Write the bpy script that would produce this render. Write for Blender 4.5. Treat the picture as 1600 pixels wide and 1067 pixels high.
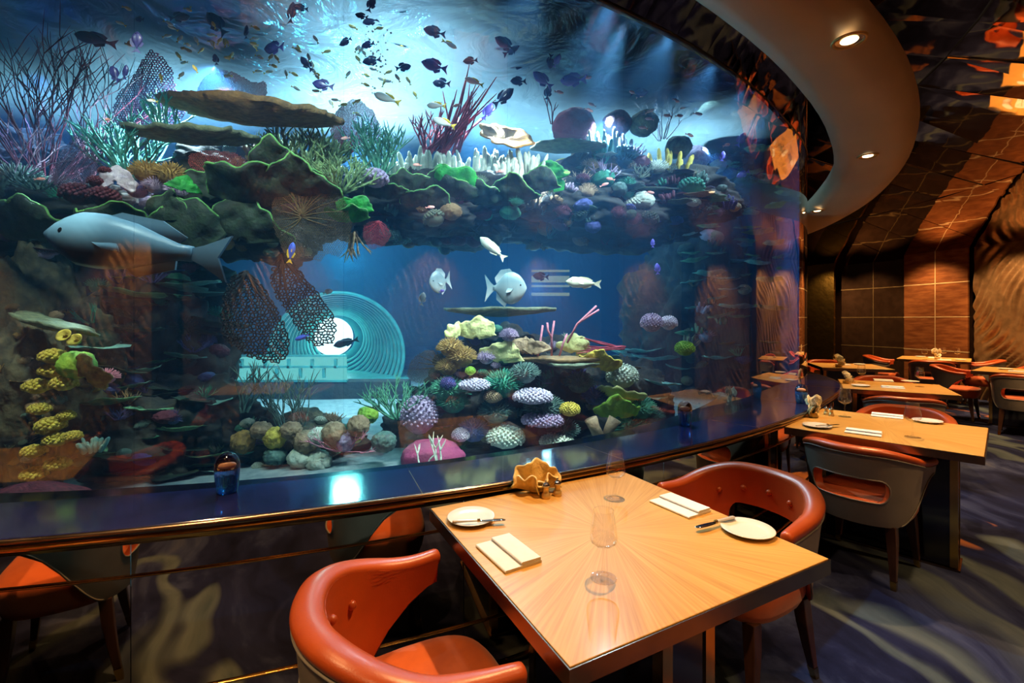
import bpy, math, random
import numpy as np
from mathutils import Vector, Matrix, noise as mnoise

# ---------------------------------------------------------------- camera, world, exposure, main lights
SC = bpy.context.scene
COL = SC.collection
for o in list(bpy.data.objects):
    bpy.data.objects.remove(o)
F, YH, HC = 730.0, 500.0, 1.43
cam = bpy.data.cameras.new('camera')
cam.sensor_width = 36.0
cam.lens = 36.0 * F / 1600.0
cam.shift_y = -(533.5 - YH) / 1600.0
cam.clip_start = 0.02
cam_o = bpy.data.objects.new('camera', cam)
cam_o.location = (0, 0, HC)
cam_o.rotation_euler = (math.pi / 2, 0, 0)
COL.objects.link(cam_o)
SC.camera = cam_o
SC.view_settings.view_transform = 'Standard'
SC.view_settings.look = 'None'
SC.view_settings.exposure = 0.0
SC.view_settings.gamma = 1.0
SC.view_settings.use_curve_mapping = False
SC.cycles.use_denoising = True
SC.cycles.max_bounces = 8
SC.cycles.diffuse_bounces = 3
SC.cycles.glossy_bounces = 5
SC.cycles.transmission_bounces = 6
SC.cycles.transparent_max_bounces = 24
SC.cycles.volume_bounces = 0
SC.cycles.caustics_reflective = False
SC.cycles.caustics_refractive = False
SC.cycles.sample_clamp_indirect = 4.0
SC.cycles.sample_clamp_direct = 0.0
world = bpy.data.worlds.new('world')
SC.world = world
world.use_nodes = True
world.node_tree.nodes['Background'].inputs[0].default_value = (0.010, 0.007, 0.005, 1)
world.node_tree.nodes['Background'].inputs[1].default_value = 1.0

CX, CY = -2.5, 7.04                      # axis of the round aquarium and of the round room
def ctr(th, r, z=0.0):
    a = math.radians(th)
    return Vector((CX + r * math.cos(a), CY + r * math.sin(a), z))
def rglass(th):
    xs = [-100, -85, -70, -57, -47, -42, -36, -32, -28, -24, -20, -10, 40]
    ys = [5.52, 5.50, 5.455, 5.47, 5.54, 5.60, 5.67, 5.74, 5.84, 5.94, 6.01, 6.05, 6.05]
    t = np.interp([th - 3, th - 1.5, th, th + 1.5, th + 3], xs, ys)
    return float(t.mean())
def at(px, py, Y):                       # point of the photographed place seen at a pixel, Y metres away
    return Vector(((px - 800) / F * Y, Y, HC - (py - YH) / F * Y))
def onz(px, py, z):                      # point on a horizontal plane
    Y = F * (HC - z) / (py - YH)
    return Vector(((px - 800) * Y / F, Y, z))

def lamp(kind, name, loc, energy, color, target=None, size=0.05, spot=60, blend=0.4, sizey=None):
    l = bpy.data.lights.new(name, kind)
    l.energy = energy
    l.color = color
    if kind == 'AREA':
        l.size = size
        if sizey:
            l.shape = 'RECTANGLE'; l.size_y = sizey
    else:
        l.shadow_soft_size = size
    if kind == 'SPOT':
        l.spot_size = math.radians(spot); l.spot_blend = blend
    o = bpy.data.objects.new(name, l)
    o.location = loc
    d = (Vector(target) - Vector(loc)) if target is not None else Vector((0, 0, -1))
    o.rotation_euler = d.to_track_quat('-Z', 'Y').to_euler()
    COL.objects.link(o)
    return o

WARM = (1.0, 0.58, 0.24)
COOL = (0.55, 0.82, 1.0)
# table layout: centre, direction along the tank (u), size
TABLES = [
    ((0.305, 1.510), 27.8, 0.90, 0.88),
    ((2.370, 2.960), 43.5, 0.90, 0.90),
    ((3.900, 4.790), 58.0, 0.84, 0.88),
    ((5.000, 6.950), 70.0, 0.84, 0.86),
    ((6.830, 6.210), 37.0, 0.92, 0.92),
    ((7.450, 8.250), 45.0, 0.95, 0.95),
    ((-2.19, 0.88), -5.0, 0.90, 0.88),
    ((-0.60, -1.50), 20.0, 0.90, 0.90),
    ((2.60, -0.50), 35.0, 0.90, 0.90),
]
TABLE_W = [34, 40, 36, 34, 40, 40, 24, 30, 30]
for i, ((x, y), a, s1, s2) in enumerate(TABLES):
    lamp('SPOT', 'table_spot', (x + 0.16, y + 0.16, 2.50), TABLE_W[i] * 5.0, WARM, (x, y, 0.75), 0.025, 62, 0.55)
# general warm fill of the room from the ceiling
for th, r, e in ((-66, 9.6, 45), (-42, 9.4, 45), (-20, 9.2, 50), (4, 9.0, 60), (-95, 9.4, 40), (-130, 9.0, 35)):
    p = ctr(th, r, 2.85)
    lamp('SPOT', 'room_spot', p, e * 5.5, WARM, (p.x, p.y, 0), 0.06, 120, 0.8)
# unseen spots added to brighten the round wall and its reflections
for th, e in ((22.5, 26), (18, 18), (11, 22), (4, 30), (-2, 26), (-60, 45), (-75, 55), (-90, 60), (-105, 55), (-120, 50), (-45, 40), (-30, 40), (-15, 35)):
    p = ctr(th, 10.2, 2.75); q = ctr(th, 11, 1.3)
    lamp('SPOT', 'wall_fill_spot', p, e * 7.0, WARM, q, 0.05, 95, 0.8)
# unseen spots added over the aisle to brighten the floor and its mirror image
for x, y, e in ((-1.3, 0.5, 60), (-0.35, -0.55, 60), (1.35, 0.35, 60), (2.9, 1.6, 60), (-1.0, 1.3, 30), (4.3, 3.3, 60), (5.3, 5.0, 50)):
    lamp('SPOT', 'aisle_fill_spot', (x, y, 2.9), e * 2.2, WARM, (x, y, 0), 0.04, 80, 0.7)
lamp('SPOT', 'aisle_fill_spot', (-0.95, 1.25, 2.45), 150, WARM, (-1.5, 0.9, 0.5), 0.04, 60, 0.6)  # added to light the chair seen in the wainscot mirror
TANK = 1.9
# aquarium lamps: rows of cool floods hung just under the water surface, stronger over the open water
for px, py, Y, e, c in ((60, 90, 3.6, 60, (0.30, 0.50, 1.0)), (330, 60, 3.5, 330, (0.75, 0.92, 1.0)), (570, 60, 4.3, 520, (0.85, 0.97, 1.0)),
                        (760, 70, 4.1, 380, (0.75, 0.93, 1.0)), (950, 90, 4.4, 300, (0.6, 0.85, 1.0)), (1100, 110, 5.2, 260, (0.5, 0.75, 1.0))):
    p = at(px, py, Y); p.z = 3.34
    lamp('SPOT', 'tank_flood', p, e * TANK, c, (p.x - 0.05, p.y + 0.15, 0), 0.03, 125, 0.8)
# lamps hung over the water that make its surface glow from below
for px, py, Y, e in ((300, 60, 4.2, 90), (560, 110, 4.5, 260), (620, 40, 3.6, 120), (760, 90, 4.6, 90), (900, 160, 5.2, 90), (1060, 120, 5.2, 110), (120, 60, 4.4, 60)):
    p = at(px, py, Y); p.z = 4.35
    lamp('SPOT', 'surface_lamp', p, e * TANK, (0.85, 0.98, 1.0), (p.x, p.y, 0), 0.05, 105, 0.9)
# a rail of lamps just inside the window lights the reef from its front
for th, e, c in ((-88, 60, (0.75, 0.9, 0.8)), (-80, 90, (0.95, 0.95, 0.75)), (-73, 80, (0.7, 0.95, 0.95)), (-66, 80, (0.7, 0.95, 1.0)), (-60, 110, (0.85, 0.98, 1.0)), (-54, 150, (0.9, 0.98, 1.0)), (-48, 150, (0.85, 0.97, 1.0)), (-42, 110, (0.7, 0.9, 1.0)), (-36, 80, (0.6, 0.85, 1.0)), (-30, 80, (0.6, 0.8, 1.0))):
    p = ctr(th, rglass(th) - 0.22, 3.33); q = ctr(th, rglass(th) - 1.9, 0.9)
    lamp('SPOT', 'window_rail_lamp', p, e * TANK * 0.56, c, q, 0.03, 76, 0.8)
lamp('SPOT', 'reef_fill_spot', ctr(-86, rglass(-86) - 0.25, 3.3), 100 * TANK, (1.0, 0.95, 0.7), at(70, 640, 2.6), 0.03, 34, 0.6)  # unseen spot added to brighten the yellow corals
lamp('SPOT', 'reef_fill_spot', ctr(-52, rglass(-52) - 0.3, 3.3), 200 * TANK, (0.95, 1.0, 0.9), at(790, 590, 3.5), 0.03, 40, 0.7)
# unseen low lamps added to tint the back wall and reach under the shelf
for px, py, Y, e, c in ((540, 400, 5.4, 55, (0.20, 0.90, 0.85)), (840, 450, 5.6, 30, (0.35, 0.8, 1.0))):
    lamp('POINT', 'tank_low_fill', at(px, py, Y), e * TANK, c, None, 0.15)

# ---------------------------------------------------------------- helpers
def obj(name, V, Fc, mat=None, parent=None, loc=None, smooth=True, rot=None, uv=None):
    me = bpy.data.meshes.new(name)
    V = np.asarray(V, dtype=np.float64)
    me.from_pydata(V.tolist(), [], [list(map(int, f)) for f in Fc])
    if smooth:
        me.polygons.foreach_set('use_smooth', np.ones(len(me.polygons), dtype=bool))
    mats = mat if isinstance(mat, (list, tuple)) else [mat]
    for m in mats:
        if m: me.materials.append(m)
    me.update()
    o = bpy.data.objects.new(name, me)
    COL.objects.link(o)
    if parent: o.parent = parent
    if loc is not None: o.location = loc
    if rot is not None: o.rotation_euler = rot
    return o
def empty(name, loc=(0, 0, 0), rz=0.0):
    o = bpy.data.objects.new(name, None)
    o.empty_display_size = 0.1
    o.location = loc; o.rotation_euler = (0, 0, rz)
    COL.objects.link(o)
    return o
def tag(o, label, cat, group=None, kind=None):
    if label: o['label'] = label
    if cat: o['category'] = cat
    if group: o['group'] = group
    if kind: o['kind'] = kind
    return o
KIDS = {}
def kids(o):
    return [c for c in bpy.data.objects if c.parent == o]
def dup(o, loc, rz=None, label=None, group=None, scale=None):
    if o.name not in KIDS:
        KIDS[o.name] = [(c, kids(c)) for c in kids(o)]
    r = o.copy(); COL.objects.link(r)
    r.location = loc
    if rz is not None: r.rotation_euler = (0, 0, rz) if not hasattr(rz, '__len__') else rz
    if scale: r.scale = (scale, scale, scale) if not hasattr(scale, '__len__') else scale
    if label: r['label'] = label
    if group: r['group'] = group
    for c, gs in KIDS[o.name]:
        c2 = c.copy(); COL.objects.link(c2); c2.parent = r
        for g in gs:
            g2 = g.copy(); COL.objects.link(g2); g2.parent = c2
    return r
def mod(o, kind, **kw):
    m = o.modifiers.new(kind.lower(), kind)
    for k, v in kw.items(): setattr(m, k, v)
    return m
def bevel(o, w, seg=2):
    return mod(o, 'BEVEL', width=w, segments=seg, limit_method='ANGLE')
def join(parts):
    V, Fc, n = [], [], 0
    for v, f in parts:
        v = np.asarray(v, float)
        V.append(v); Fc += [[i + n for i in q] for q in f]; n += len(v)
    return np.concatenate(V), Fc
def xf(part, loc=(0, 0, 0), rz=0.0, sc=1.0, M=None):
    v = np.asarray(part[0], float) * sc
    if M is not None:
        v = v @ np.array(M.to_3x3()).T
    c, s = math.cos(rz), math.sin(rz)
    v = np.stack([v[:, 0] * c - v[:, 1] * s, v[:, 0] * s + v[:, 1] * c, v[:, 2]], 1)
    return v + np.asarray(loc, float), part[1]
def box(sx, sy, sz, c=(0, 0, 0)):
    V = [((i & 1) - .5, ((i >> 1) & 1) - .5, (i >> 2) - .5) for i in range(8)]
    V = np.array(V) * (sx, sy, sz) + np.array(c)
    return V, [(0, 2, 3, 1), (4, 5, 7, 6), (0, 1, 5, 4), (2, 6, 7, 3), (0, 4, 6, 2), (1, 3, 7, 5)]
def lathe(prof, n=24, cap0=False, cap1=False):
    prof = np.asarray(prof, float); m = len(prof)
    a = np.arange(n) * 2 * math.pi / n
    V = np.stack([np.outer(np.cos(a), prof[:, 0]), np.outer(np.sin(a), prof[:, 0]), np.tile(prof[:, 1], (n, 1))], -1).reshape(-1, 3)
    Fc = []
    for i in range(n):
        j = (i + 1) % n
        for k in range(m - 1):
            Fc.append((i * m + k, j * m + k, j * m + k + 1, i * m + k + 1))
    if cap0: Fc.append([i * m for i in range(n)][::-1])
    if cap1: Fc.append([i * m + m - 1 for i in range(n)])
    return V, Fc
def loft(loops, closed=True, cap0=True, cap1=True):
    n = len(loops[0]); V = np.concatenate([np.asarray(l, float) for l in loops]); Fc = []
    for k in range(len(loops) - 1):
        for i in range(n if closed else n - 1):
            j = (i + 1) % n
            Fc.append((k * n + i, k * n + j, (k + 1) * n + j, (k + 1) * n + i))
    if cap0: Fc.append(list(range(n))[::-1])
    if cap1: Fc.append([(len(loops) - 1) * n + i for i in range(n)])
    return V, Fc
def grid(nu, nv, fn, cu=False):
    V = [fn(i / (nu if cu else nu - 1), j / (nv - 1)) for i in range(nu) for j in range(nv)]
    Fc = []
    for i in range(nu if cu else nu - 1):
        k = (i + 1) % nu
        for j in range(nv - 1):
            Fc.append((i * nv + j, k * nv + j, k * nv + j + 1, i * nv + j + 1))
    return np.array(V, float), Fc
def tube(pts, r, n=8, closed=False):
    P = [Vector(p) for p in pts]; m = len(P); loops = []
    rr = r if hasattr(r, '__len__') else [r] * m
    up = Vector((0, 0, 1)); prev = None
    for i in range(m):
        if closed: d = P[(i + 1) % m] - P[i - 1]
        else: d = P[min(i + 1, m - 1)] - P[max(i - 1, 0)]
        d.normalize()
        if prev is None:
            a = d.cross(up)
            if a.length < 1e-3: a = d.cross(Vector((1, 0, 0)))
        else:
            a = prev - d * prev.dot(d)
        a.normalize(); prev = a; b = d.cross(a)
        loops.append([P[i] + (a * math.cos(t) + b * math.sin(t)) * rr[i] for t in [2 * math.pi * q / n for q in range(n)]])
    if closed:
        loops.append(loops[0])
        return loft(loops, True, False, False)
    return loft(loops)
def prisms(P, E, r0, r1=None, n=3, twist=0.0):
    """each edge of E becomes a small tapered bar"""
    P = np.asarray(P, float); E = np.asarray(E, int)
    r0 = np.broadcast_to(np.asarray(r0, float), (len(E),)); r1 = r0 if r1 is None else np.broadcast_to(np.asarray(r1, float), (len(E),))
    A, B = P[E[:, 0]], P[E[:, 1]]
    d = B - A; L = np.linalg.norm(d, axis=1, keepdims=True) + 1e-9; d = d / L
    ref = np.where(np.abs(d[:, 2:3]) < 0.9, np.array([[0, 0, 1.0]]), np.array([[1.0, 0, 0]]))
    a = np.cross(d, ref); a /= np.linalg.norm(a, axis=1, keepdims=True) + 1e-9
    b = np.cross(d, a)
    t = np.arange(n) * 2 * math.pi / n + twist
    ring = a[:, None] * np.cos(t)[None, :, None] + b[:, None] * np.sin(t)[None, :, None]
    V = np.concatenate([A[:, None] + ring * r0[:, None, None], B[:, None] + ring * r1[:, None, None]], 1).reshape(-1, 3)
    Fc = []
    for e in range(len(E)):
        o = e * 2 * n
        for k in range(n):
            j = (k + 1) % n
            Fc.append((o + k, o + j, o + n + j, o + n + k))
        Fc.append(tuple(o + n + k for k in range(n)))
    return V, Fc
_ico = {}
def ico(sub):
    if sub in _ico: return _ico[sub]
    import bmesh
    bm = bmesh.new(); bmesh.ops.create_icosphere(bm, subdivisions=sub, radius=1.0)
    V = np.array([v.co[:] for v in bm.verts]); Fc = [[v.index for v in f.verts] for f in bm.faces]
    bm.free(); _ico[sub] = (V, Fc)
    return _ico[sub]
def sphere(r, c=(0, 0, 0), sub=2):
    V, Fc = ico(sub)
    return V * np.asarray(r) + np.asarray(c, float), Fc
def arcwall(th0, th1, r, z0, z1, n=None, thick=0.0):
    n = n or max(2, int(abs(th1 - th0) / 1.5) + 1)
    rf = r if callable(r) else (lambda t: r)
    T = np.linspace(th0, th1, n)
    a = [ctr(t, rf(t), z0) for t in T]; b = [ctr(t, rf(t), z1) for t in T]
    if not thick:
        V = a + b
        return np.array([v[:] for v in V]), [(i, i + 1, n + i + 1, n + i) for i in range(n - 1)]
    c = [ctr(t, rf(t) + thick, z1) for t in T]; d = [ctr(t, rf(t) + thick, z0) for t in T]
    V, Fc = loft([[a[i], b[i], c[i], d[i]] for i in range(n)])
    return V, Fc

# ---------------------------------------------------------------- materials
MATS = {}
def nodes(m):
    m.use_nodes = True
    nt = m.node_tree
    return nt, nt.nodes, nt.links, nt.nodes.get('Principled BSDF')
def mat(name, col, rough=0.5, metal=0.0, col2=None, scale=8.0, bump=0.0, bscale=40.0, coat=0.0, spec=0.5, detail=3.0, lo=0.35, hi=0.65, sheen=0.0, stretch=None, trans=0.0):
    if name in MATS: return MATS[name]
    m = bpy.data.materials.new(name)
    nt, N, L, b = nodes(m)
    b.inputs['Base Color'].default_value = (*col, 1)
    b.inputs['Roughness'].default_value = rough
    b.inputs['Metallic'].default_value = metal
    b.inputs['Specular IOR Level'].default_value = spec
    b.inputs['Coat Weight'].default_value = coat
    b.inputs['Coat Roughness'].default_value = 0.08
    if sheen: b.inputs['Sheen Weight'].default_value = sheen
    tc = N.new('ShaderNodeTexCoord'); src = tc.outputs['Object']
    if stretch:
        mp = N.new('ShaderNodeMapping'); mp.inputs['Scale'].default_value = stretch
        L.new(src, mp.inputs[0]); src = mp.outputs[0]
    nz = N.new('ShaderNodeTexNoise'); nz.inputs['Scale'].default_value = scale; nz.inputs['Detail'].default_value = detail
    L.new(src, nz.inputs['Vector'])
    rp = N.new('ShaderNodeValToRGB')
    c2 = col2 or tuple(min(1, c * 0.72) for c in col)
    rp.color_ramp.elements[0].position = lo; rp.color_ramp.elements[0].color = (*c2, 1)
    rp.color_ramp.elements[1].position = hi; rp.color_ramp.elements[1].color = (*col, 1)
    L.new(nz.outputs['Fac'], rp.inputs[0]); L.new(rp.outputs[0], b.inputs['Base Color'])
    if bump:
        n2 = N.new('ShaderNodeTexNoise'); n2.inputs['Scale'].default_value = bscale; n2.inputs['Detail'].default_value = 2
        L.new(src, n2.inputs['Vector'])
        bp = N.new('ShaderNodeBump'); bp.inputs['Strength'].default_value = bump; bp.inputs['Distance'].default_value = 0.01
        L.new(n2.outputs['Fac'], bp.inputs['Height']); L.new(bp.outputs[0], b.inputs['Normal'])
    MATS[name] = m
    return m
def mat_clear(name, tint=(1, 1, 1), gloss=1.0, ior=1.45, gcol=(1, 1, 1), rough=0.0):
    m = bpy.data.materials.new(name)
    nt, N, L, b = nodes(m); N.remove(b)
    out = N['Material Output']
    tr = N.new('ShaderNodeBsdfTransparent'); tr.inputs[0].default_value = (*tint, 1)
    if gloss <= 0:
        L.new(tr.outputs[0], out.inputs[0]); return m
    gl = N.new('ShaderNodeBsdfGlossy'); gl.inputs['Roughness'].default_value = rough; gl.inputs[0].default_value = (*gcol, 1)
    fr = N.new('ShaderNodeFresnel')
    ge = N.new('ShaderNodeNewGeometry'); iv = N.new('ShaderNodeMath'); iv.operation = 'MULTIPLY_ADD'
    iv.inputs[1].default_value = 1 / ior - ior; iv.inputs[2].default_value = ior
    L.new(ge.outputs['Backfacing'], iv.inputs[0]); L.new(iv.outputs[0], fr.inputs[0])
    mu = N.new('ShaderNodeMath'); mu.operation = 'MULTIPLY'; mu.inputs[1].default_value = gloss; mu.use_clamp = True
    mx = N.new('ShaderNodeMixShader')
    L.new(fr.outputs[0], mu.inputs[0]); L.new(mu.outputs[0], mx.inputs[0])
    L.new(tr.outputs[0], mx.inputs[1]); L.new(gl.outputs[0], mx.inputs[2]); L.new(mx.outputs[0], out.inputs[0])
    return m
def mat_emit(name, col, strength):
    m = bpy.data.materials.new(name)
    nt, N, L, b = nodes(m); N.remove(b)
    e = N.new('ShaderNodeEmission'); e.inputs[0].default_value = (*col, 1); e.inputs[1].default_value = strength
    L.new(e.outputs[0], N['Material Output'].inputs[0])
    return m
def mat_veneer():
    m = bpy.data.materials.new('sunburst_veneer')
    nt, N, L, b = nodes(m)
    tc = N.new('ShaderNodeTexCoord'); sp = N.new('ShaderNodeSeparateXYZ'); L.new(tc.outputs['Object'], sp.inputs[0])
    at2 = N.new('ShaderNodeMath'); at2.operation = 'ARCTAN2'; L.new(sp.outputs[1], at2.inputs[0]); L.new(sp.outputs[0], at2.inputs[1])
    ln = N.new('ShaderNodeVectorMath'); ln.operation = 'LENGTH'; L.new(tc.outputs['Object'], ln.inputs[0])
    def layer(sa, sr, scale, det):
        cb = N.new('ShaderNodeCombineXYZ')
        m1 = N.new('ShaderNodeMath'); m1.operation = 'MULTIPLY'; m1.inputs[1].default_value = sa; L.new(at2.outputs[0], m1.inputs[0])
        m2 = N.new('ShaderNodeMath'); m2.operation = 'MULTIPLY'; m2.inputs[1].default_value = sr; L.new(ln.outputs['Value'], m2.inputs[0])
        L.new(m1.outputs[0], cb.inputs[0]); L.new(m2.outputs[0], cb.inputs[1])
        nz = N.new('ShaderNodeTexNoise'); nz.inputs['Scale'].default_value = scale; nz.inputs['Detail'].default_value = det
        L.new(cb.outputs[0], nz.inputs['Vector'])
        return nz.outputs['Fac']
    # veneer leaves: whole wedges step in tone, fine grain runs along each
    wd = N.new('ShaderNodeMath'); wd.operation = 'MULTIPLY'; wd.inputs[1].default_value = 64 / (2 * math.pi); L.new(at2.outputs[0], wd.inputs[0])
    fl = N.new('ShaderNodeMath'); fl.operation = 'FLOOR'; L.new(wd.outputs[0], fl.inputs[0])
    wn = N.new('ShaderNodeTexWhiteNoise'); wn.noise_dimensions = '1D'; L.new(fl.outputs[0], wn.inputs['W'])
    g = layer(24, 1.6, 2.2, 6)
    ad = N.new('ShaderNodeMath'); ad.operation = 'MULTIPLY_ADD'; ad.inputs[1].default_value = 0.16; L.new(wn.outputs[0], ad.inputs[0]); L.new(g, ad.inputs[2])
    rp = N.new('ShaderNodeValToRGB'); e = rp.color_ramp.elements
    e[0].position = 0.30; e[0].color = (0.50, 0.245, 0.058, 1)
    e[1].position = 0.85; e[1].color = (0.72, 0.43, 0.135, 1)
    x = rp.color_ramp.elements.new(0.58); x.color = (0.62, 0.345, 0.092, 1)
    L.new(ad.outputs[0], rp.inputs[0]); L.new(rp.outputs[0], b.inputs['Base Color'])
    b.inputs['Roughness'].default_value = 0.32
    b.inputs['Coat Weight'].default_value = 0.25; b.inputs['Coat Roughness'].default_value = 0.15
    return m
def mat_carpet():
    m = bpy.data.materials.new('brushstroke_carpet')
    nt, N, L, b = nodes(m)
    tc = N.new('ShaderNodeTexCoord')
    mp = N.new('ShaderNodeMapping'); mp.inputs['Rotation'].default_value = (0, 0, math.radians(-38)); mp.inputs['Scale'].default_value = (1.0, 0.33, 1)
    L.new(tc.outputs['Object'], mp.inputs[0])
    wz = N.new('ShaderNodeTexNoise'); wz.inputs['Scale'].default_value = 0.9; wz.inputs['Detail'].default_value = 2
    L.new(tc.outputs['Object'], wz.inputs['Vector'])
    ws = N.new('ShaderNodeVectorMath'); ws.operation = 'MULTIPLY_ADD'; ws.inputs[1].default_value = (0.9, 0.9, 0)
    L.new(wz.outputs['Color'], ws.inputs[0]); L.new(mp.outputs[0], ws.inputs[2])
    def nz(scale, det, off):
        n = N.new('ShaderNodeTexNoise'); n.inputs['Scale'].default_value = scale; n.inputs['Detail'].default_value = det; n.inputs['Roughness'].default_value = 0.6
        ad = N.new('ShaderNodeVectorMath'); ad.operation = 'ADD'; ad.inputs[1].default_value = off
        L.new(ws.outputs[0], ad.inputs[0]); L.new(ad.outputs[0], n.inputs['Vector'])
        return n.outputs['Fac']
    def ramp(src, pts):
        r = N.new('ShaderNodeValToRGB'); els = r.color_ramp.elements
        els[0].position, els[0].color = pts[0][0], (*pts[0][1], 1); els[1].position, els[1].color = pts[-1][0], (*pts[-1][1], 1)
        for p, c in pts[1:-1]:
            q = els.new(p); q.color = (*c, 1)
        L.new(src, r.inputs[0]); return r.outputs[0]
    base = ramp(nz(2.2, 7, (0, 0, 0)), [(0.36, (0.004, 0.005, 0.018)), (0.51, (0.014, 0.018, 0.062)), (0.60, (0.038, 0.050, 0.125)), (0.74, (0.105, 0.115, 0.165))])
    band = ramp(nz(0.75, 2.5, (7, 3, 1)), [(0.478, (0, 0, 0)), (0.490, (0.8, 0.8, 0.8)), (0.512, (0.7, 0.7, 0.7)), (0.535, (0, 0, 0))])
    org = ramp(nz(1.0, 4, (2, 11, 4)), [(0.60, (0, 0, 0)), (0.63, (1, 1, 1))])
    tone = ramp(nz(5, 5, (4, 4, 4)), [(0.3, (0.05, 0.075, 0.09)), (0.7, (0.15, 0.185, 0.195))])
    otone = ramp(nz(6, 5, (1, 9, 4)), [(0.3, (0.25, 0.08, 0.03)), (0.7, (0.55, 0.20, 0.07))])
    m1 = N.new('ShaderNodeMixRGB'); L.new(band, m1.inputs[0]); L.new(base, m1.inputs[1]); L.new(tone, m1.inputs[2])
    m2 = N.new('ShaderNodeMixRGB'); L.new(org, m2.inputs[0]); L.new(m1.outputs[0], m2.inputs[1]); L.new(otone, m2.inputs[2])
    L.new(m2.outputs[0], b.inputs['Base Color'])
    b.inputs['Roughness'].default_value = 0.95; b.inputs['Specular IOR Level'].default_value = 0.1
    f = N.new('ShaderNodeTexNoise'); f.inputs['Scale'].default_value = 350; L.new(tc.outputs['Object'], f.inputs['Vector'])
    bp = N.new('ShaderNodeBump'); bp.inputs['Strength'].default_value = 0.4; bp.inputs['Distance'].default_value = 0.004
    L.new(f.outputs['Fac'], bp.inputs['Height']); L.new(bp.outputs[0], b.inputs['Normal'])
    return m
def mat_wavy_mirror(name, col, rough, bump, bscale, dist=0.02):
    m = mat(name, col, rough, 1.0, col2=tuple(c * 0.85 for c in col), scale=3, bump=bump, bscale=bscale)
    for n in m.node_tree.nodes:
        if n.type == 'BUMP': n.inputs['Distance'].default_value = dist
    return m
def mat_water():
    m = bpy.data.materials.new('aquarium_water')
    nt, N, L, b = nodes(m); N.remove(b)
    ab = N.new('ShaderNodeVolumeAbsorption'); ab.inputs['Color'].default_value = (0.22, 0.74, 0.97, 1); ab.inputs['Density'].default_value = 0.13
    sc = N.new('ShaderNodeVolumeScatter'); sc.inputs['Color'].default_value = (0.13, 0.45, 1.0, 1); sc.inputs['Density'].default_value = WATER_SCATTER
    sc.inputs['Anisotropy'].default_value = 0.2
    ad = N.new('ShaderNodeAddShader'); L.new(ab.outputs[0], ad.inputs[0]); L.new(sc.outputs[0], ad.inputs[1])
    L.new(ad.outputs[0], N['Material Output'].inputs['Volume'])
    return m
WATER_SCATTER = 0.046
# ---------------------------------------------------------------- the room shell
random.seed(4)
M_carpet = mat_carpet()
M_veneer = mat_veneer()
M_bronze = mat('dark_bronze', (0.30, 0.215, 0.16), 0.24, 1.0, bump=0.02)
M_brass = mat('polished_brass', (0.62, 0.38, 0.12), 0.16, 1.0)
M_brassdull = mat('brushed_brass', (0.45, 0.28, 0.10), 0.32, 1.0)
M_gapdark = mat('joint_shadow_black', (0.01, 0.008, 0.007), 0.6)
M_mirror = mat_wavy_mirror('bronze_mirror', (0.62, 0.52, 0.38), 0.02, 0.006, 1.2, 0.01)
M_ceil = mat_wavy_mirror('dark_wavy_ceiling_mirror', (0.60, 0.48, 0.38), 0.03, 0.10, 1.6, 0.05)
M_stone = mat('blue_black_polished_stone', (0.016, 0.020, 0.095), 0.12, 0.0, scale=20, coat=0.6, spec=0.8)
M_ring = mat('warm_putty_plaster', (0.36, 0.25, 0.16), 0.55, 0.0, scale=2, col2=(0.32, 0.22, 0.14))
M_woodwall = mat('reddish_wood_wall_veneer', (0.23, 0.085, 0.030), 0.22, 0.0, col2=(0.13, 0.042, 0.016), scale=4, stretch=(1, 1, 5), coat=0.4, detail=6)
M_darkwall = mat('espresso_gloss_panel', (0.030, 0.016, 0.010), 0.12, 0.0, coat=0.6)
M_goldwall = mat_wavy_mirror('gold_leaf_mirror', (0.62, 0.40, 0.10), 0.26, 0.35, 6.0, 0.03)
M_rib = mat('antique_gold_ribbed_plaster', (0.30, 0.175, 0.085), 0.38, 0.55, col2=(0.20, 0.115, 0.055), scale=10)
M_frame = mat('reddish_bronze_frame', (0.30, 0.075, 0.025), 0.18, 1.0)
M_inlay = mat('pale_gold_inlay', (0.75, 0.55, 0.30), 0.38, 0.35)
M_inlay2 = mat('dim_gold_inlay', (0.40, 0.28, 0.13), 0.3, 0.7)
M_navy = mat('navy_gloss_board', (0.010, 0.010, 0.022), 0.12, 0.0, coat=0.5)

def struct(o, name=None):
    o['kind'] = 'structure'
    return o
# floor: one carpet disc out to the round wall
a = [ctr(t, 11.6, 0) for t in range(-180, 180, 4)]
V = [(v.x, v.y, 0) for v in a] + [(v.x, v.y, -0.05) for v in a]
n = len(a)
fl = struct(obj('floor', V, [list(range(n)), list(range(n, 2 * n))[::-1]] + [(i, i + n, (i + 1) % n + n, (i + 1) % n) for i in range(n)], M_carpet, smooth=False))

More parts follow.
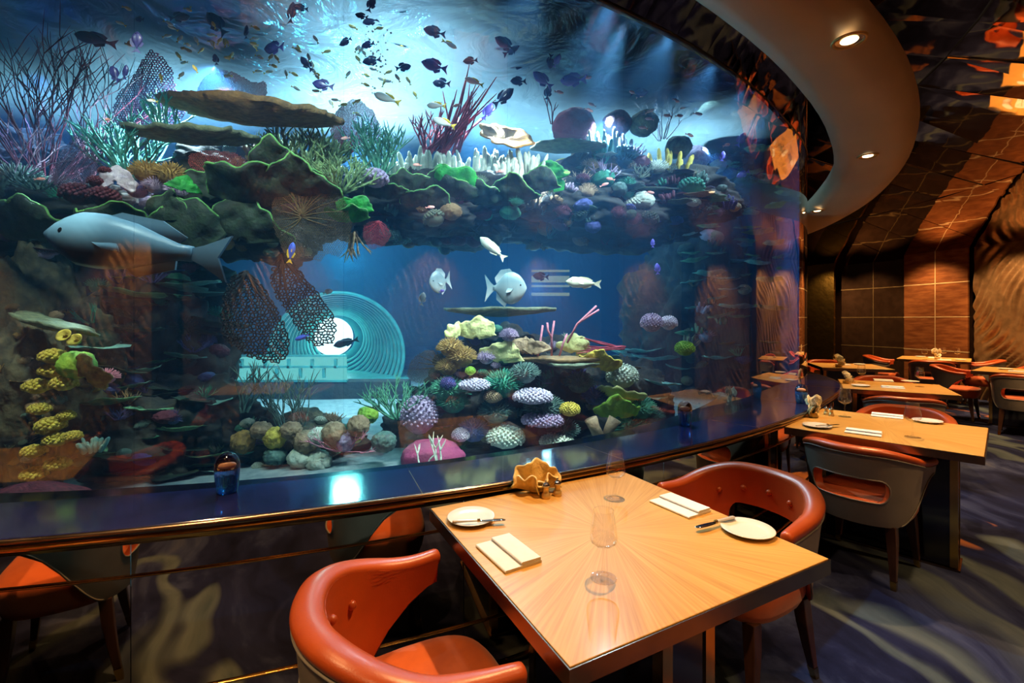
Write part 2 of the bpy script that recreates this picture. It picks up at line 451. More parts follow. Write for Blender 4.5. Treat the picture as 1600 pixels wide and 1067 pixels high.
# round outer wall: ribbed sections between smooth columns; wood, dark and gold panels in view
def ribbed(th0, th1, z0, z1, step=0.011, amp=0.022, seed=0):
    nu = int(abs(math.radians(th1 - th0)) * 11.0 / step) + 1
    nv = int((z1 - z0) / 0.045) + 1
    U = np.linspace(0, 1, nu); Vv = np.linspace(0, 1, nv)
    S = U[:, None] * abs(math.radians(th1 - th0)) * 11.0; Z = z0 + Vv[None, :] * (z1 - z0)
    ph = S * 1.0 - Z * 0.62 + 0.10 * np.sin(Z * 3.1 + S * 1.7 + seed) + 0.05 * np.sin(S * 5.3 - Z * 4.1)
    w = np.sin(ph * 2 * math.pi / 0.15)
    brk = 0.55 + 0.45 * np.sin(Z * 4.3 + S * 7.0 + 1.3 * np.sin(S * 2.2 + seed))
    h = amp * np.sign(w) * np.abs(w) ** 0.7 * brk
    T = np.radians(th0 + U[:, None] * (th1 - th0)) + 0 * Z
    R = 11.0 - h
    P = np.stack([CX + R * np.cos(T), CY + R * np.sin(T), Z + 0 * S], -1).reshape(-1, 3)
    i, j = np.meshgrid(np.arange(nu - 1), np.arange(nv - 1), indexing='ij')
    q = (i * nv + j).ravel()
    return P, np.stack([q, q + nv, q + nv + 1, q + 1], 1).tolist()
wall = struct(obj('wall_round', *arcwall(-200, 40, 11.25, 0, 3.4), M_darkwall, smooth=True))
struct(obj('wall_behind_tank', *arcwall(40, 160, 11.25, 0, 3.4), M_darkwall))
k = 0
for t0, t1, st in ((7.6, -4.5, 0.012), (-6.5, -20, 0.02), (-22.5, -34, 0.02), (-36.5, -50, 0.02), (-52.5, -68, 0.02), (-70, -86, 0.02), (-88, -104, 0.02), (-106, -124, 0.02), (-126, -146, 0.025)):
    o = obj('ribbed_panel', *ribbed(t0, t1, 0.0, 3.0, st, 0.036 if k == 0 else 0.03, k), M_rib, wall)
    k += 1
for t in (-5.5, -21.25, -35.25, -51.25, -69, -87, -105, -125):
    o = obj('wall_column', *arcwall(t - 1.15, t + 1.15, 10.93, 0, 3.3, 4, 0.3), M_darkwall, wall, smooth=False)
def panelled(name, ths, zs, r, m, M_inlay=M_inlay):
    for i in range(len(ths) - 1):
        for j in range(len(zs) - 1):
            g = 0.035
            o = obj(name, *arcwall(ths[i] + g, ths[i + 1] - g, r, zs[j] + 0.007, zs[j + 1] - 0.007, 5, 0.03), m, wall, smooth=False)
    T = ths
    for z in zs[1:-1]:
        obj('gold_inlay', *arcwall(T[0], T[-1], r - 0.004, z - 0.009, z + 0.009, 8, 0.03), M_inlay, wall, smooth=False)
    for t in T[1:-1]:
        obj('gold_inlay', *arcwall(t - 0.036, t + 0.036, r - 0.004, zs[0], zs[-1], 2, 0.03), M_inlay, wall, smooth=False)
panelled('wood_panel', (7.9, 10.9, 14.0), (0, 0.19, 0.84, 1.49, 2.14, 2.79, 3.1), 10.95, M_woodwall)
panelled('dark_panel', (14.15, 17.8, 21.5), (0, 0.19, 0.84, 1.49, 2.14, 2.79, 3.1), 11.10, M_darkwall, M_inlay2)
o = obj('gold_panel', *arcwall(21.7, 25.2, 10.9, 0.0, 3.1, 6, 0.05), M_goldwall, wall, smooth=False)

# mirrored cone ceiling: sector panels that drop towards the wall, each set slightly out of line
def zc(r): return 2.75 + 0.30 * (11.0 - r)
ceil = struct(empty('ceiling'))
ceil['kind'] = 'structure'
rr = random.Random(3)
th = -178.0
while th < 48:
    d = 4.6
    for r0, r1 in ((5.2, 7.1), (7.12, 9.1), (9.12, 11.15)):
        e = [rr.uniform(-0.012, 0.012) for _ in range(4)]
        c = [ctr(th + 0.03, r0, zc(r0) + e[0]), ctr(th + d - 0.03, r0, zc(r0) + e[1]), ctr(th + d - 0.03, r1, zc(r1) + e[2]), ctr(th + 0.03, r1, zc(r1) + e[3])]
        V = [v[:] for v in c] + [(v.x, v.y, v.z + 0.02) for v in c]
        obj('mirror_panel', V, [(0, 1, 2, 3), (7, 6, 5, 4), (0, 4, 5, 1), (1, 5, 6, 2), (2, 6, 7, 3), (3, 7, 4, 0)], M_ceil, ceil, smooth=False)
    th += d
obj('ceiling_void', *lathe([(0.001, 4.62), (5.3, 4.62), (5.3, 4.45)], 48), M_darkwall, ceil, loc=(CX, CY, 0))

# ring soffit round the tank with its recessed downlights
def ring_in(t): return float(np.interp(t, [-180, -62, -58, -50, -42, -35, -25, -10, 180], [6.24, 6.24, 6.20, 6.13, 6.08, 6.05, 6.0, 6.0, 6.1]))
loops = []
for t in np.arange(-180, 180, 2.0):
    ri_ = ring_in(t)
    loops.append([ctr(t, r_, z_) for r_, z_ in ((ri_ + 0.02, 2.70), (ri_, 2.59), (ri_ + 0.09, 2.545), (6.36, 2.535), (6.42, 2.545), (6.47, 2.575), (6.505, 2.62), (6.515, 2.67), (6.49, 2.71), (ri_ + 0.02, 2.70))])
loops.append(loops[0])
ring = struct(obj('trim_1', *loft(loops, False, False, False), M_ring))
ring.name = 'trim_1'
M_bulb = mat_emit('downlight_glow', (1.0, 0.72, 0.38), 6.0)
M_can = mat('downlight_reflector', (0.75, 0.58, 0.36), 0.25, 1.0)
dl = None
for i, (px, py) in enumerate(((1327, 62), (1356, 243), (1277, 329))):
    p = onz(px, py, 2.535)
    lab = ('large round recessed downlight in the beige ring soffit, uppermost', 'small recessed downlight in the middle of the beige ring soffit', 'faint recessed downlight at the far lower end of the beige ring soffit')[i]
    t = tag(empty('downlight', (p.x, p.y, 2.532)), lab, 'light', 'downlights in the ring soffit')
    obj('trim_ring', *lathe([(0.062, 0.0), (0.060, -0.006), (0.050, -0.006), (0.046, 0.0)], 32), M_brassdull, t)
    obj('reflector', *lathe([(0.047, -0.001), (0.03, 0.0005)], 32), M_can, t)
    obj('lamp', *lathe([(0.031, 0.0005), (0.028, -0.003), (0.001, -0.004)], 24), M_bulb, t)
    lamp('SPOT', 'ring_spot', (p.x, p.y, 2.50), 30, WARM, (p.x + 0.05, p.y, 0), 0.03, 70, 0.6)

# ---------------------------------------------------------------- aquarium shell
ZL, ZT = 0.79, 3.1
M_acr = mat_clear('acrylic_window', (0.97, 0.985, 1.0), 1.7, 1.5)
M_acr_in = mat_clear('acrylic_inner_face', (0.99, 0.995, 1.0), 0)
win = struct(empty('window_1'))
win['kind'] = 'structure'
def th_px(px):      # bearing on the glass of a column of the photograph
    best = None
    for t in np.arange(-95, -15, 0.05):
        p = ctr(t, rglass(t))
        e = abs(800 + F * p.x / p.y - px) if p.y > 0.3 else 1e9
        if best is None or e < best[0]: best = (e, t)
    return best[1]
TH_END = -19.0
seams = [-101.0] + [float(th_px(p)) for p in (210, 537, 793, 975, 1105, 1190)] + [TH_END]
M_seam = mat_clear('clear_panel_joint', (0.72, 0.80, 0.85), 0.6, 1.3)
for i in range(len(seams) - 1):
    g = 0.012
    n = max(3, int((seams[i + 1] - seams[i]) / 0.8))
    T = np.linspace(seams[i] + g, seams[i + 1] - g, n)
    a = [ctr(t, rglass(t), ZL - 0.02) for t in T]; b = [ctr(t, rglass(t), ZT) for t in T]
    c = [ctr(t, rglass(t) - 0.05, ZT) for t in T]; d = [ctr(t, rglass(t) - 0.05, ZL - 0.02) for t in T]
    V = np.array([v[:] for v in a + b + c + d])
    Fo = [(q, q + 1, n + q + 1, n + q) for q in range(n - 1)]
    Fi = [(3 * n + q + 1, 3 * n + q, 2 * n + q, 2 * n + q + 1) for q in range(n - 1)]
    o = obj('pane', V, Fo + Fi, [M_acr, M_acr_in], win)
    for q in range(len(Fo), len(Fo) + len(Fi)): o.data.polygons[q].material_index = 1
    if i:
        obj('joint', *arcwall(seams[i] - g, seams[i] + g, rglass(seams[i]) - 0.002, ZL - 0.02, ZT, 2), M_seam, win, smooth=False)
# dark glossy band above the water line and its top rim
M_band = mat('dark_blue_mirror_glass', (0.26, 0.30, 0.46), 0.02, 1.0)
struct(obj('wall_tank_top', *arcwall(-101, TH_END, lambda t: rglass(t) - 0.01, ZT + 0.004, 4.45, 90), M_band))
struct(obj('trim_2', *arcwall(-101, TH_END, lambda t: rglass(t) - 0.03, ZT - 0.004, ZT + 0.012, 90, 0.034), mat('thin_black_gasket', (0.01, 0.012, 0.018), 0.2)))
pf = ctr(TH_END, rglass(TH_END) + 0.0, 0)
struct(obj('trim_3', *lathe([(0.001, ZL), (0.028, ZL), (0.028, 4.45), (0.001, 4.45)], 20), M_frame, loc=(pf.x, pf.y, 0)))
struct(obj('wall_tank_side', *arcwall(TH_END + 0.4, 150, 5.95, 0.7, 4.45, 60), M_goldwall))
# stone ledge in slabs, with a polished brass nosing
def rledge(t): return rglass(t) + 0.285
ledge = struct(empty('trim_4'))
ledge['kind'] = 'structure'
lj = [-101.0, -86.5, float(th_px(640)) + 0.0, float(th_px(912)), -47.0, -36, -25, -14, 0, 14]
for i in range(len(lj) - 1):
    n = max(3, int((lj[i + 1] - lj[i]) / 0.7)); T = np.linspace(lj[i] + 0.012, lj[i + 1] - 0.012, n * 2)
    loops = [[ctr(t, rglass(t) - 0.04, ZL - 0.03), ctr(t, rglass(t) - 0.04, ZL), ctr(t, rledge(t) - 0.010, ZL), ctr(t, rledge(t) - 0.006, ZL - 0.004), ctr(t, rledge(t) - 0.006, ZL - 0.03)] for t in T]
    obj('stone_slab', *loft(loops), M_stone, ledge, smooth=False)
    if i: obj('brass_joint', *arcwall(lj[i] - 0.012, lj[i] + 0.012, lambda t: rglass(t) - 0.0, ZL - 0.02, ZL + 0.0005, 2, 0.28), M_brassdull, ledge, smooth=False)
obj('nosing', *arcwall(-101, 14, lambda t: rledge(t) - 0.03, ZL - 0.018, ZL - 0.002, 300, 0.038), M_bronze, ledge)
obj('nosing', *arcwall(-101, 14, lambda t: rledge(t) - 0.03, ZL - 0.050, ZL - 0.020, 300, 0.030), M_brass, ledge)
obj('underside', *loft([[ctr(t, 5.2, ZL - 0.05), ctr(t, rledge(t) - 0.01, ZL - 0.05)] for t in np.linspace(-101, 14, 120)], False, False, False), M_navy, ledge)
# bronze mirror wainscot below the ledge, in three tiers with brass lines
def rw(t): return rglass(t) + 0.215
wain = struct(empty('wall_below_ledge'))
wain['kind'] = 'structure'
wj = [-101, -88.5, -77, -66, -55, -44, -33, -22, -11, 0, 14]
for i in range(len(wj) - 1):
    for z0, z1 in ((0.03, 0.214), (0.220, 0.607), (0.613, 0.742)):
        obj('mirror_panel', *arcwall(wj[i] + 0.012, wj[i + 1] - 0.012, rw, z0, z1, 34), M_mirror, wain)
for z in (0.61, 0.217, 0.027):
    obj('brass_line', *arcwall(-101, 14, lambda t: rw(t) - 0.004, z - 0.003, z + 0.003, 300, 0.012), M_brass, wain)
obj('plinth', *arcwall(-101, 14, lambda t: rw(t) - 0.03, 0.0, 0.024, 300, 0.026), M_bronze, wain)
# ---------------------------------------------------------------- chairs
M_orange = mat('orange_leather', (0.50, 0.085, 0.018), 0.34, 0.0, col2=(0.42, 0.065, 0.014), scale=6, bump=0.05, bscale=260, spec=0.5)
M_velvet = mat('orange_velvet', (0.62, 0.115, 0.014), 0.85, 0.0, col2=(0.50, 0.085, 0.010), scale=14, detail=5, sheen=0.3, bump=0.08, bscale=300)
M_grey = mat('taupe_grey_leather', (0.25, 0.215, 0.18), 0.45, 0.0, bump=0.06, bscale=280, col2=(0.22, 0.19, 0.16))
M_welt = mat('pale_grey_welt', (0.30, 0.28, 0.25), 0.5)
M_darkwood = mat('dark_stained_walnut', (0.075, 0.030, 0.016), 0.35, 0.0, col2=(0.04, 0.016, 0.010), scale=6, stretch=(6, 6, 1), coat=0.2)

def smst(a, b, x):
    t = min(1, max(0, (x - a) / (b - a))); return t * t * (3 - 2 * t)
def ch_plan(s):                    # s -1..1 round the back; returns x, y and unit inward normal
    a = abs(s); A, B, L = 0.292, 0.262, 0.165
    if a <= 0.72:
        f = a / 0.72 * math.pi / 2
        x, y = A * math.sin(f), -B * math.cos(f)
        nx, ny = -math.sin(f) / A, math.cos(f) / B
    else:
        t = (a - 0.72) / 0.28
        x, y = A + 0.012 * t * t, L * t
        nx, ny = -1, 0.12 * t
    q = math.hypot(nx, ny); sg = 1 if s >= 0 else -1
    return x * sg, y, nx / q * sg, ny / q
def ch_top(s): return 0.748 - 0.077 * smst(0.2, 0.92, abs(s))
def ch_bot(s): return 0.325 + (ch_top(s) - 0.075 - 0.325) * smst(0.44, 0.98, abs(s)) ** 1.0
def ch_bin(s): return 0.415 + (ch_top(s) - 0.075 - 0.415) * smst(0.46, 0.98, abs(s))
def ch_pt(s, z, inset):
    x, y, nx, ny = ch_plan(s)
    k = 0.845 + 0.155 * min(1.1, max(0.0, (z - 0.325) / 0.39)) ** 0.85
    return (x * k + nx * inset, y * k + ny * inset + (1 - k) * 0.03, z)
HOLE = (0.345, 0.066, 0.525)          # half length (in s), half height, centre height
def o_grid(zb, inset, flip, M_=12, N_=96, grow=0.0, hz=0.525):
    hs, hh, _ = HOLE; hs += grow * 1.9; hh += grow
    V = []
    for k in range(N_):
        t = 2 * math.pi * (k + 0.5) / N_
        c, s_ = math.cos(t), math.sin(t)
        m = max(abs(c), abs(s_)); ox, oz = c / m, (s_ / m) * 0.5 + 0.5
        ox = math.copysign(abs(ox) ** 0.9, ox)
        # pill
        st = hh * 1.35
        px = max(-(hs - st), min(hs - st, c * hs)); e = (abs(c * hs) - (hs - st))
        ang = math.atan2(s_ * hh * 1.0, max(0.0, e)) if e > 0 else math.copysign(math.pi / 2, s_)
        ix = px + math.copysign(st * math.cos(ang), c) if e > 0 else px
        iz = hz + hh * math.sin(ang)
        for j in range(M_ + 1):
            f = j / M_
            fs = f ** 1.25
            s = ix + (ox - ix) * fs
            zo = zb(ox) + oz * (ch_top(ox) - zb(ox))
            # height measured in the local band so the sheet follows the arm sweep
            u_in = (iz - zb(ix)) / (ch_top(ix) - zb(ix))
            u = u_in + (oz - u_in) * fs
            z = zb(s) + u * (ch_top(s) - zb(s))
            V.append(ch_pt(s, z, inset(s, u) if callable(inset) else inset))
    Fc = []
    for k in range(N_):
        q = (k + 1) % N_
        for j in range(M_):
            f4 = (k * (M_ + 1) + j, q * (M_ + 1) + j, q * (M_ + 1) + j + 1, k * (M_ + 1) + j + 1)
            Fc.append(f4[::-1] if flip else f4)
    inner = [V[k * (M_ + 1)] for k in range(N_)]
    outer = [V[k * (M_ + 1) + M_] for k in range(N_)]
    return (np.array(V), Fc), inner, outer
def chair_meshes():
    out = {}
    (og, oi, oo) = o_grid(ch_bot, 0.0, True)
    out['outer_shell'] = og
    th = lambda s, u: 0.070 * (1 - 0.45 * min(1, abs(s)) ** 2) * (0.72 + 0.28 * min(1, max(0, u)))
    (ig, ii, io) = o_grid(ch_bin, th, False, hz=0.525, grow=0.004)
    N = len(ii)
    lin = []
    for k in range(N):      # padded lining of the opening
        p, q = Vector(oi[k]), Vector(ii[k])
        lin.append([p, p.lerp(q, 0.3), p.lerp(q, 0.7), q])
    LV = np.array([v[:] for r in lin for v in r]); LF = []
    for k in range(N):
        j = (k + 1) % N
        for c in range(3): LF.append((k * 4 + c, k * 4 + c + 1, j * 4 + c + 1, j * 4 + c))
    # rolled rim over the top and round the arm fronts
    K = 8; S = np.linspace(-1, 1, 61); loops = []
    for s in S:
        z = ch_top(s); t1 = 0.070 * (1 - 0.45 * abs(s) ** 2)
        w = t1 / 2 + 0.0035
        cpt = Vector(ch_pt(s, z, t1 / 2 - 0.0035)); x, y, nx, ny = ch_plan(s)
        lp = []
        for q in range(12):
            a = 2 * math.pi * q / 12
            hgt = 0.021 if math.sin(a) > 0 else 0.03
            lp.append(cpt + Vector((nx, ny, 0)) * (-math.cos(a) * w) + Vector((0, 0, math.sin(a) * hgt)))
        loops.append(lp)
    # rounded ends
    e0 = [Vector(v) for v in loops[0]]; e1 = [Vector(v) for v in loops[-1]]
    def shrink(lp, f, dy):
        c = sum(lp, Vector()) / len(lp); return [c + (v - c) * f + Vector((0, dy, 0)) for v in lp]
    loops = [shrink(e0, 0.55, 0.012), shrink(e0, 0.88, 0.007)] + loops + [shrink(e1, 0.88, 0.007), shrink(e1, 0.55, 0.012)]
    roll = loft(loops)
    # front faces of the arms: close outer to inner sheet along the slanted edge
    strip = []
    for k in range(N): strip.append((oo[k], io[k]))
    SV = np.array([v for p in strip for v in p]); SF = [(k * 2, ((k + 1) % N) * 2, ((k + 1) % N) * 2 + 1, k * 2 + 1) for k in range(N)]
    out['backrest'] = join([ig, (LV, LF), roll, (SV, SF)])
    # welt: under the rim, down both arm edges and round the opening
    w1 = [ch_pt(s, ch_top(s) - 0.022, -0.004) for s in np.linspace(-0.97, 0.97, 60)]
    wl = [ch_pt(s, ch_bot(s) + 0.010, -0.003) for s in np.linspace(0.46, 0.97, 22)]
    wr = [ch_pt(-s, ch_bot(s) + 0.010, -0.003) for s in np.linspace(0.46, 0.97, 22)]
    out['welt'] = join([tube(w1, 0.0034, 5), tube(wl, 0.0034, 5), tube(wr, 0.0034, 5), tube(oi, 0.0042, 5, True)])
    def sq(z, sx, sy, n=44, e=3.6, cy=0.038, back=1.0):
        lp = []
        for k in range(n):
            t = 2 * math.pi * k / n; c, s_ = math.cos(t), math.sin(t)
            x = math.copysign(abs(c) ** (2 / e), c) * sx; y = math.copysign(abs(s_) ** (2 / e), s_) * sy
            if y < 0: x *= 1 - 0.16 * (-y / sy) ** 2
            lp.append((x, y + cy, z))
        return lp
    out['seat'] = loft([sq(0.318, 0.195, 0.190), sq(0.325, 0.212, 0.212), sq(0.36, 0.228, 0.228), sq(0.415, 0.236, 0.240), sq(0.440, 0.233, 0.236), sq(0.455, 0.220, 0.224), sq(0.461, 0.190, 0.20), sq(0.464, 0.10, 0.11)])
    btn = []
    for s in (-0.44, -0.22, 0.0, 0.22, 0.44):
        x, y, nx, ny = ch_plan(s)
        p = Vector(ch_pt(s, 0.672 - 0.03 * (abs(s) / 0.44) ** 2, 0.070 * (1 - 0.45 * s * s) * 0.94)); n = Vector((nx, ny, 0))
        btn.append((p, n))
    out['btn'] = btn
    legs = []
    for sx in (-1, 1):
        for sy in (-1, 1):
            x0, y0 = sx * 0.175, (0.20 if sy > 0 else -0.12)
            x1, y1 = sx * 0.20, (0.235 if sy > 0 else -0.175)
            def cs(f, h):
                cx, cy = x0 + (x1 - x0) * f, y0 + (y1 - y0) * (f ** 1.4); z = 0.33 * (1 - f)
                return [(cx + a * h, cy + b * h, z) for a, b in ((-1, -1), (1, -1), (1, 1), (-1, 1))]
            legs.append((loft([cs(0, .024), cs(.3, .0225), cs(.6, .018), cs(.86, .0135)]), loft([cs(.86, .0142), cs(1.0, .0118)])))
    out['legs'] = legs
    return out
CM = chair_meshes()
def make_chair():
    t = empty('tub_chair')
    obj('seat', *CM['seat'], M_velvet, t)
    bk = obj('backrest', *CM['backrest'], M_orange, t)
    obj('outer_shell', *CM['outer_shell'], M_grey, t)
    obj('welt', *CM['welt'], M_welt, t)
    for p, n in CM['btn']:
        b = obj('button', *sphere((0.0135, 0.0135, 0.0135), (0, 0, 0), 2), M_orange, bk, loc=p)
        b.scale = (1, 1, 1)
    for lg, tip in CM['legs']:
        l = obj('leg', *lg, M_darkwood, t, smooth=False); bevel(l, 0.003)
        obj('brass_tip', *tip, M_brass, l, smooth=False)
    return t
def tframe(i):
    (x, y), a, s1, s2 = TABLES[i]; a = math.radians(a)
    u = Vector((math.cos(a), math.sin(a), 0)); w = Vector((math.sin(a), -math.cos(a), 0))
    return Vector((x, y, 0)), u, w, s1, s2
chair0 = make_chair(); used = []
def chair(i, du, dw, turn, label, side=None):
    """chair at table i: du, dw metres from the table centre along u and w; turn = facing in degrees from +u"""
    c, u, w, s1, s2 = tframe(i)
    p = c + u * du + w * dw
    rz = math.radians(TABLES[i][1] + turn) - math.pi / 2
    if not used:
        chair0.location = p; chair0.rotation_euler = (0, 0, rz); chair0['label'] = label; o = chair0
        tag(o, label, 'chair', 'orange and grey tub chairs')
    else:
        o = dup(chair0, p, rz, label)
    used.append(o); return o
chair(0, -0.655, 0.03, 0, 'orange leather tub chair with grey back nearest the camera, seat half under the wooden table')
chair(0, 0.79, -0.09, 182, 'orange tub chair with purple sheen facing the nearest table across its white side plate')
chair(1, -0.39, -0.06, -8, 'tub chair showing its full grey back and pill shaped opening before the second table')
chair(1, 0.73, 0.0, 180, 'orange tub chair at the far side of the second table behind two wine glasses')
chair(2, -0.50, 0.02, 0, 'dark grey chair back just behind the orange chair of the second table')
chair(2, 0.70, 0.0, 180, 'orange tub chair with smooth rounded top at the far side of the third table')
chair(3, 0.70, -0.1, 180, 'orange rimmed tub chair at the small table beside the gold mirrored wall')
chair(4, 0.10, -0.72, -90, 'side view of a tub chair, grey shell and orange seat, beyond the third table')
chair(4, -0.66, 0.04, 4, 'large grey backed tub chair cut by the right picture edge, orange seat in its opening')
chair(4, 0.72, 0.1, 180, 'pinkish orange tub chair behind the right table, cut by the picture edge')
chair(5, -0.05, -0.74, -90, 'grey sided tub chair with orange arms turned right before the wood panelled wall')
chair(5, -0.66, 0.0, 2, 'small grey tub chair with orange strip of seat in front of the white set table')
chair(5, 0.15, 0.62, 92, 'far orange tub chair behind the white set table against the ribbed wall')
chair(6, 0.66, 0.0, 180, 'tub chair turned away beside the mirrored wainscot, seen as its reflection at lower left')
chair(7, -0.70, 0, 0, 'tub chair out of view on the left of the table behind the camera')
chair(7, 0.70, 0, 180, 'tub chair out of view on the right of the table behind the camera')
chair(8, -0.70, 0, 0, 'tub chair out of view by the table at right behind the camera')
chair(8, 0.70, 0, 180, 'tub chair out of view beyond the table at right behind the camera')

used[2].scale = (1, 1, 0.965); used[4].scale = (1, 1, 0.965)
# ---------------------------------------------------------------- tables
TLAB = ['square table with sunburst wood veneer and bronze edge nearest the camera, laid for two',
        'square wooden table with orchids, second from the camera along the aquarium ledge',
        'third wooden table along the aquarium, with a small white orchid and two grey orange chairs',
        'dim wooden table at the far end of the aquarium beside the gold mirrored wall',
        'wooden table at the right edge of the picture with a white napkin and one glass',
        'brightly lit set table before the ribbed gold wall with orchids and several glasses',
        'wooden table beyond the left edge of the picture beside the ledge',
        'wooden table behind the camera mirrored in the aquarium glass',
        'wooden table to the right behind the camera mirrored in the aquarium glass']
TOBJ = []
for i, ((x, y), a, s1, s2) in enumerate(TABLES):
    t = tag(empty('dining_table', (x, y, 0), math.radians(a)), TLAB[i], 'table', 'sunburst dining tables')
    tp = obj('tabletop', *box(s1 - 0.008, s2 - 0.008, 0.03, (0, 0, 0)), M_veneer, t, loc=(0, 0, 0.735), smooth=False); bevel(tp, 0.0015)
    e = []
    for sx, sy, lx, ly in ((1, 0, 0.012, s2), (-1, 0, 0.012, s2), (0, 1, s1 - 0.024, 0.012), (0, -1, s1 - 0.024, 0.012)):
        eb = obj('edge_band', *box(lx, ly, 0.042, (sx * (s1 / 2 - 0.006), sy * (s2 / 2 - 0.006), 0.7265)), M_bronze, t, smooth=False)
    obj('subtop', *box(s1 - 0.03, s2 - 0.03, 0.014, (0, 0, 0.713)), M_navy, t, smooth=False)
    hu, hw = 0.09, 0.33
    pd = obj('pedestal', *box(2 * hu, 2 * hw, 0.69, (0, 0, 0.36)), M_navy, t, smooth=False)
    obj('base_plate', *box(2 * hu + 0.03, 2 * hw + 0.03, 0.012, (0, 0, 0.006)), M_bronze, t, smooth=False)
    for sx in (-1, 1):
        for sy in (-1, 1):
            obj('corner_trim', *join([box(0.034, 0.006, 0.69, (sx * (hu - 0.012), sy * (hw + 0.003), 0.36)), box(0.006, 0.034, 0.69, (sx * (hu + 0.003), sy * (hw - 0.012), 0.36))]), M_brass, t, smooth=False)
    TOBJ.append(t)

# ---------------------------------------------------------------- tableware
M_china = mat('white_china', (0.80, 0.76, 0.70), 0.25, 0.0, col2=(0.78, 0.74, 0.68), coat=0.4)
M_linen = mat('white_linen', (0.80, 0.77, 0.74), 0.9, 0.0, col2=(0.76, 0.73, 0.70), scale=60, bump=0.15, bscale=400)
M_steel = mat('polished_steel', (0.70, 0.70, 0.72), 0.08, 1.0)
M_handle = mat('pearl_knife_handle', (0.72, 0.66, 0.58), 0.3, 0.2)
M_glass = mat_clear('wine_glass_crystal', (0.995, 0.99, 0.995), 1.25, 1.45)
M_shell = mat('golden_clam_shell', (0.88, 0.66, 0.28), 0.5, 0.0, col2=(0.66, 0.42, 0.12), scale=22, bump=0.5, bscale=60)
M_petal = mat('cream_orchid_petal', (0.90, 0.84, 0.66), 0.6, 0.0, col2=(0.82, 0.72, 0.48), scale=30)
M_stem = mat('dark_green_stem', (0.06, 0.08, 0.03), 0.5)
M_blueglass = mat('cobalt_blue_art_glass', (0.06, 0.36, 1.0), 0.02, 0.0, coat=0.6, col2=(0.04, 0.28, 0.95))
M_blueglass.node_tree.nodes['Principled BSDF'].inputs['Transmission Weight'].default_value = 0.75
M_bluetop = mat('dark_navy_glass_cap', (0.006, 0.008, 0.04), 0.03, 0.0, coat=1.0, spec=0.9)
M_blush = mat('blush_pink_glass_core', (0.75, 0.42, 0.30), 0.15, 0.0, coat=0.6)
def make_plate():
    return obj('side_plate', *lathe([(0.001, 0.004), (0.045, 0.004), (0.050, 0.0), (0.054, 0.0005), (0.079, 0.0125), (0.081, 0.0135), (0.079, 0.0150), (0.056, 0.0062), (0.05, 0.0052), (0.001, 0.0052)], 48), M_china)
def make_knife():
    k = empty('butter_knife')
    bl = []
    for f in np.linspace(0, 1, 10):
        w = 0.0085 * (0.8 + 0.5 * math.sin(f * 2.6)) * (1 if f < 0.9 else 0.6); x = 0.005 + f * 0.085
        bl.append([(x, -w * .7, .0), (x, w, .0), (x, w, .0014), (x, -w * .7, .0022)])
    obj('blade', *loft(bl), M_steel, k)
    hd = [[(-f * 0.085, math.cos(a) * r, 0.003 + math.sin(a) * r * .65) for a in np.linspace(0, 2 * math.pi, 9)[:-1]] for f, r in ((-.05, .004), (0, .0055), (.3, .006), (.7, .0072), (.93, .0078), (1, .004))]
    obj('handle', *loft(hd), M_handle, k)
    obj('ferrule', *tube([(-0.003, 0, .003), (0.006, 0, .003)], 0.0062, 8), M_brass, k)
    return k
def make_napkin(w, l):
    t = empty('linen_napkin')
    def fold(w_, l_, z0, z1, x0):
        lp = []
        for y in np.linspace(-l_ / 2, l_ / 2, 5):
            r = (z1 - z0) / 2
            a = [(x0 - w_ / 2 + r * (1 - math.cos(q)) - r, y, z0 + r + r * math.sin(q)) for q in np.linspace(-math.pi / 2, math.pi / 2, 6)][::-1]
            a = [(x0 - w_ / 2 - r * math.cos(q) , y, z0 + r + r * math.sin(q)) for q in np.linspace(math.pi / 2, -math.pi / 2, 6)]
            b = [(x0 + w_ / 2, y, z0), (x0 + w_ / 2, y, z1 - 0.0008)]
            lp.append(a + b)
        return loft(lp)
    obj('lower_fold', *fold(w, l, 0.0, 0.008, 0), M_linen, t, smooth=False)
    obj('upper_fold', *fold(w * 0.52, l * 0.985, 0.008, 0.0165, w * 0.22), M_linen, t, smooth=False)
    obj('edge_layer', *box(w * 0.995, l * 0.99, 0.0016, (0.001, 0, 0.0043)), M_linen, t, smooth=False)
    return t
def make_glass(h=0.18):
    k = h / 0.18
    pr_out = [(0.001, 0.0), (0.025, 0.0), (0.0335, 0.0), (0.0345, 0.0003), (0.0345, 0.0010), (0.0335, 0.0013), (0.024, 0.0024), (0.012, 0.004), (0.0045, 0.010), (0.0036, 0.03), (0.0036, 0.074), (0.0065, 0.080), (0.022, 0.087), (0.034, 0.097), (0.0365, 0.104), (0.0355, 0.12), (0.0305, 0.15), (0.0270, 0.174), (0.0265, 0.1785), (0.0262, 0.1795), (0.0257, 0.1785), (0.0261, 0.174), (0.0296, 0.15), (0.0346, 0.12), (0.0355, 0.104), (0.033, 0.0975), (0.02, 0.0885), (0.001, 0.085)]
    return obj('wine_glass', *lathe([(r * k, z * k) for r, z in pr_out], 40), M_glass)
M_mill = mat('satin_gold_mill', (0.78, 0.52, 0.20), 0.28, 0.6)
def make_mill(h):
    t = empty('brass_mill')
    obj('body', *lathe([(0.0005, 0), (0.0165, 0), (0.0170, 0.004), (0.0165, 0.017), (0.0135, 0.019), (0.0120, 0.022), (0.0105, 0.032), (0.0115, 0.041), (0.0145, 0.046), (0.0005, 0.047)], 24), M_mill, t)
    obj('cap', *lathe([(0.0155, 0.046), (0.0158, 0.049), (0.012, 0.055), (0.005, 0.059), (0.0005, 0.0595)], 24), M_steel, t)
    obj('finial', *sphere(0.0042, (0, 0, 0.063), 2), M_steel, t)
    return t
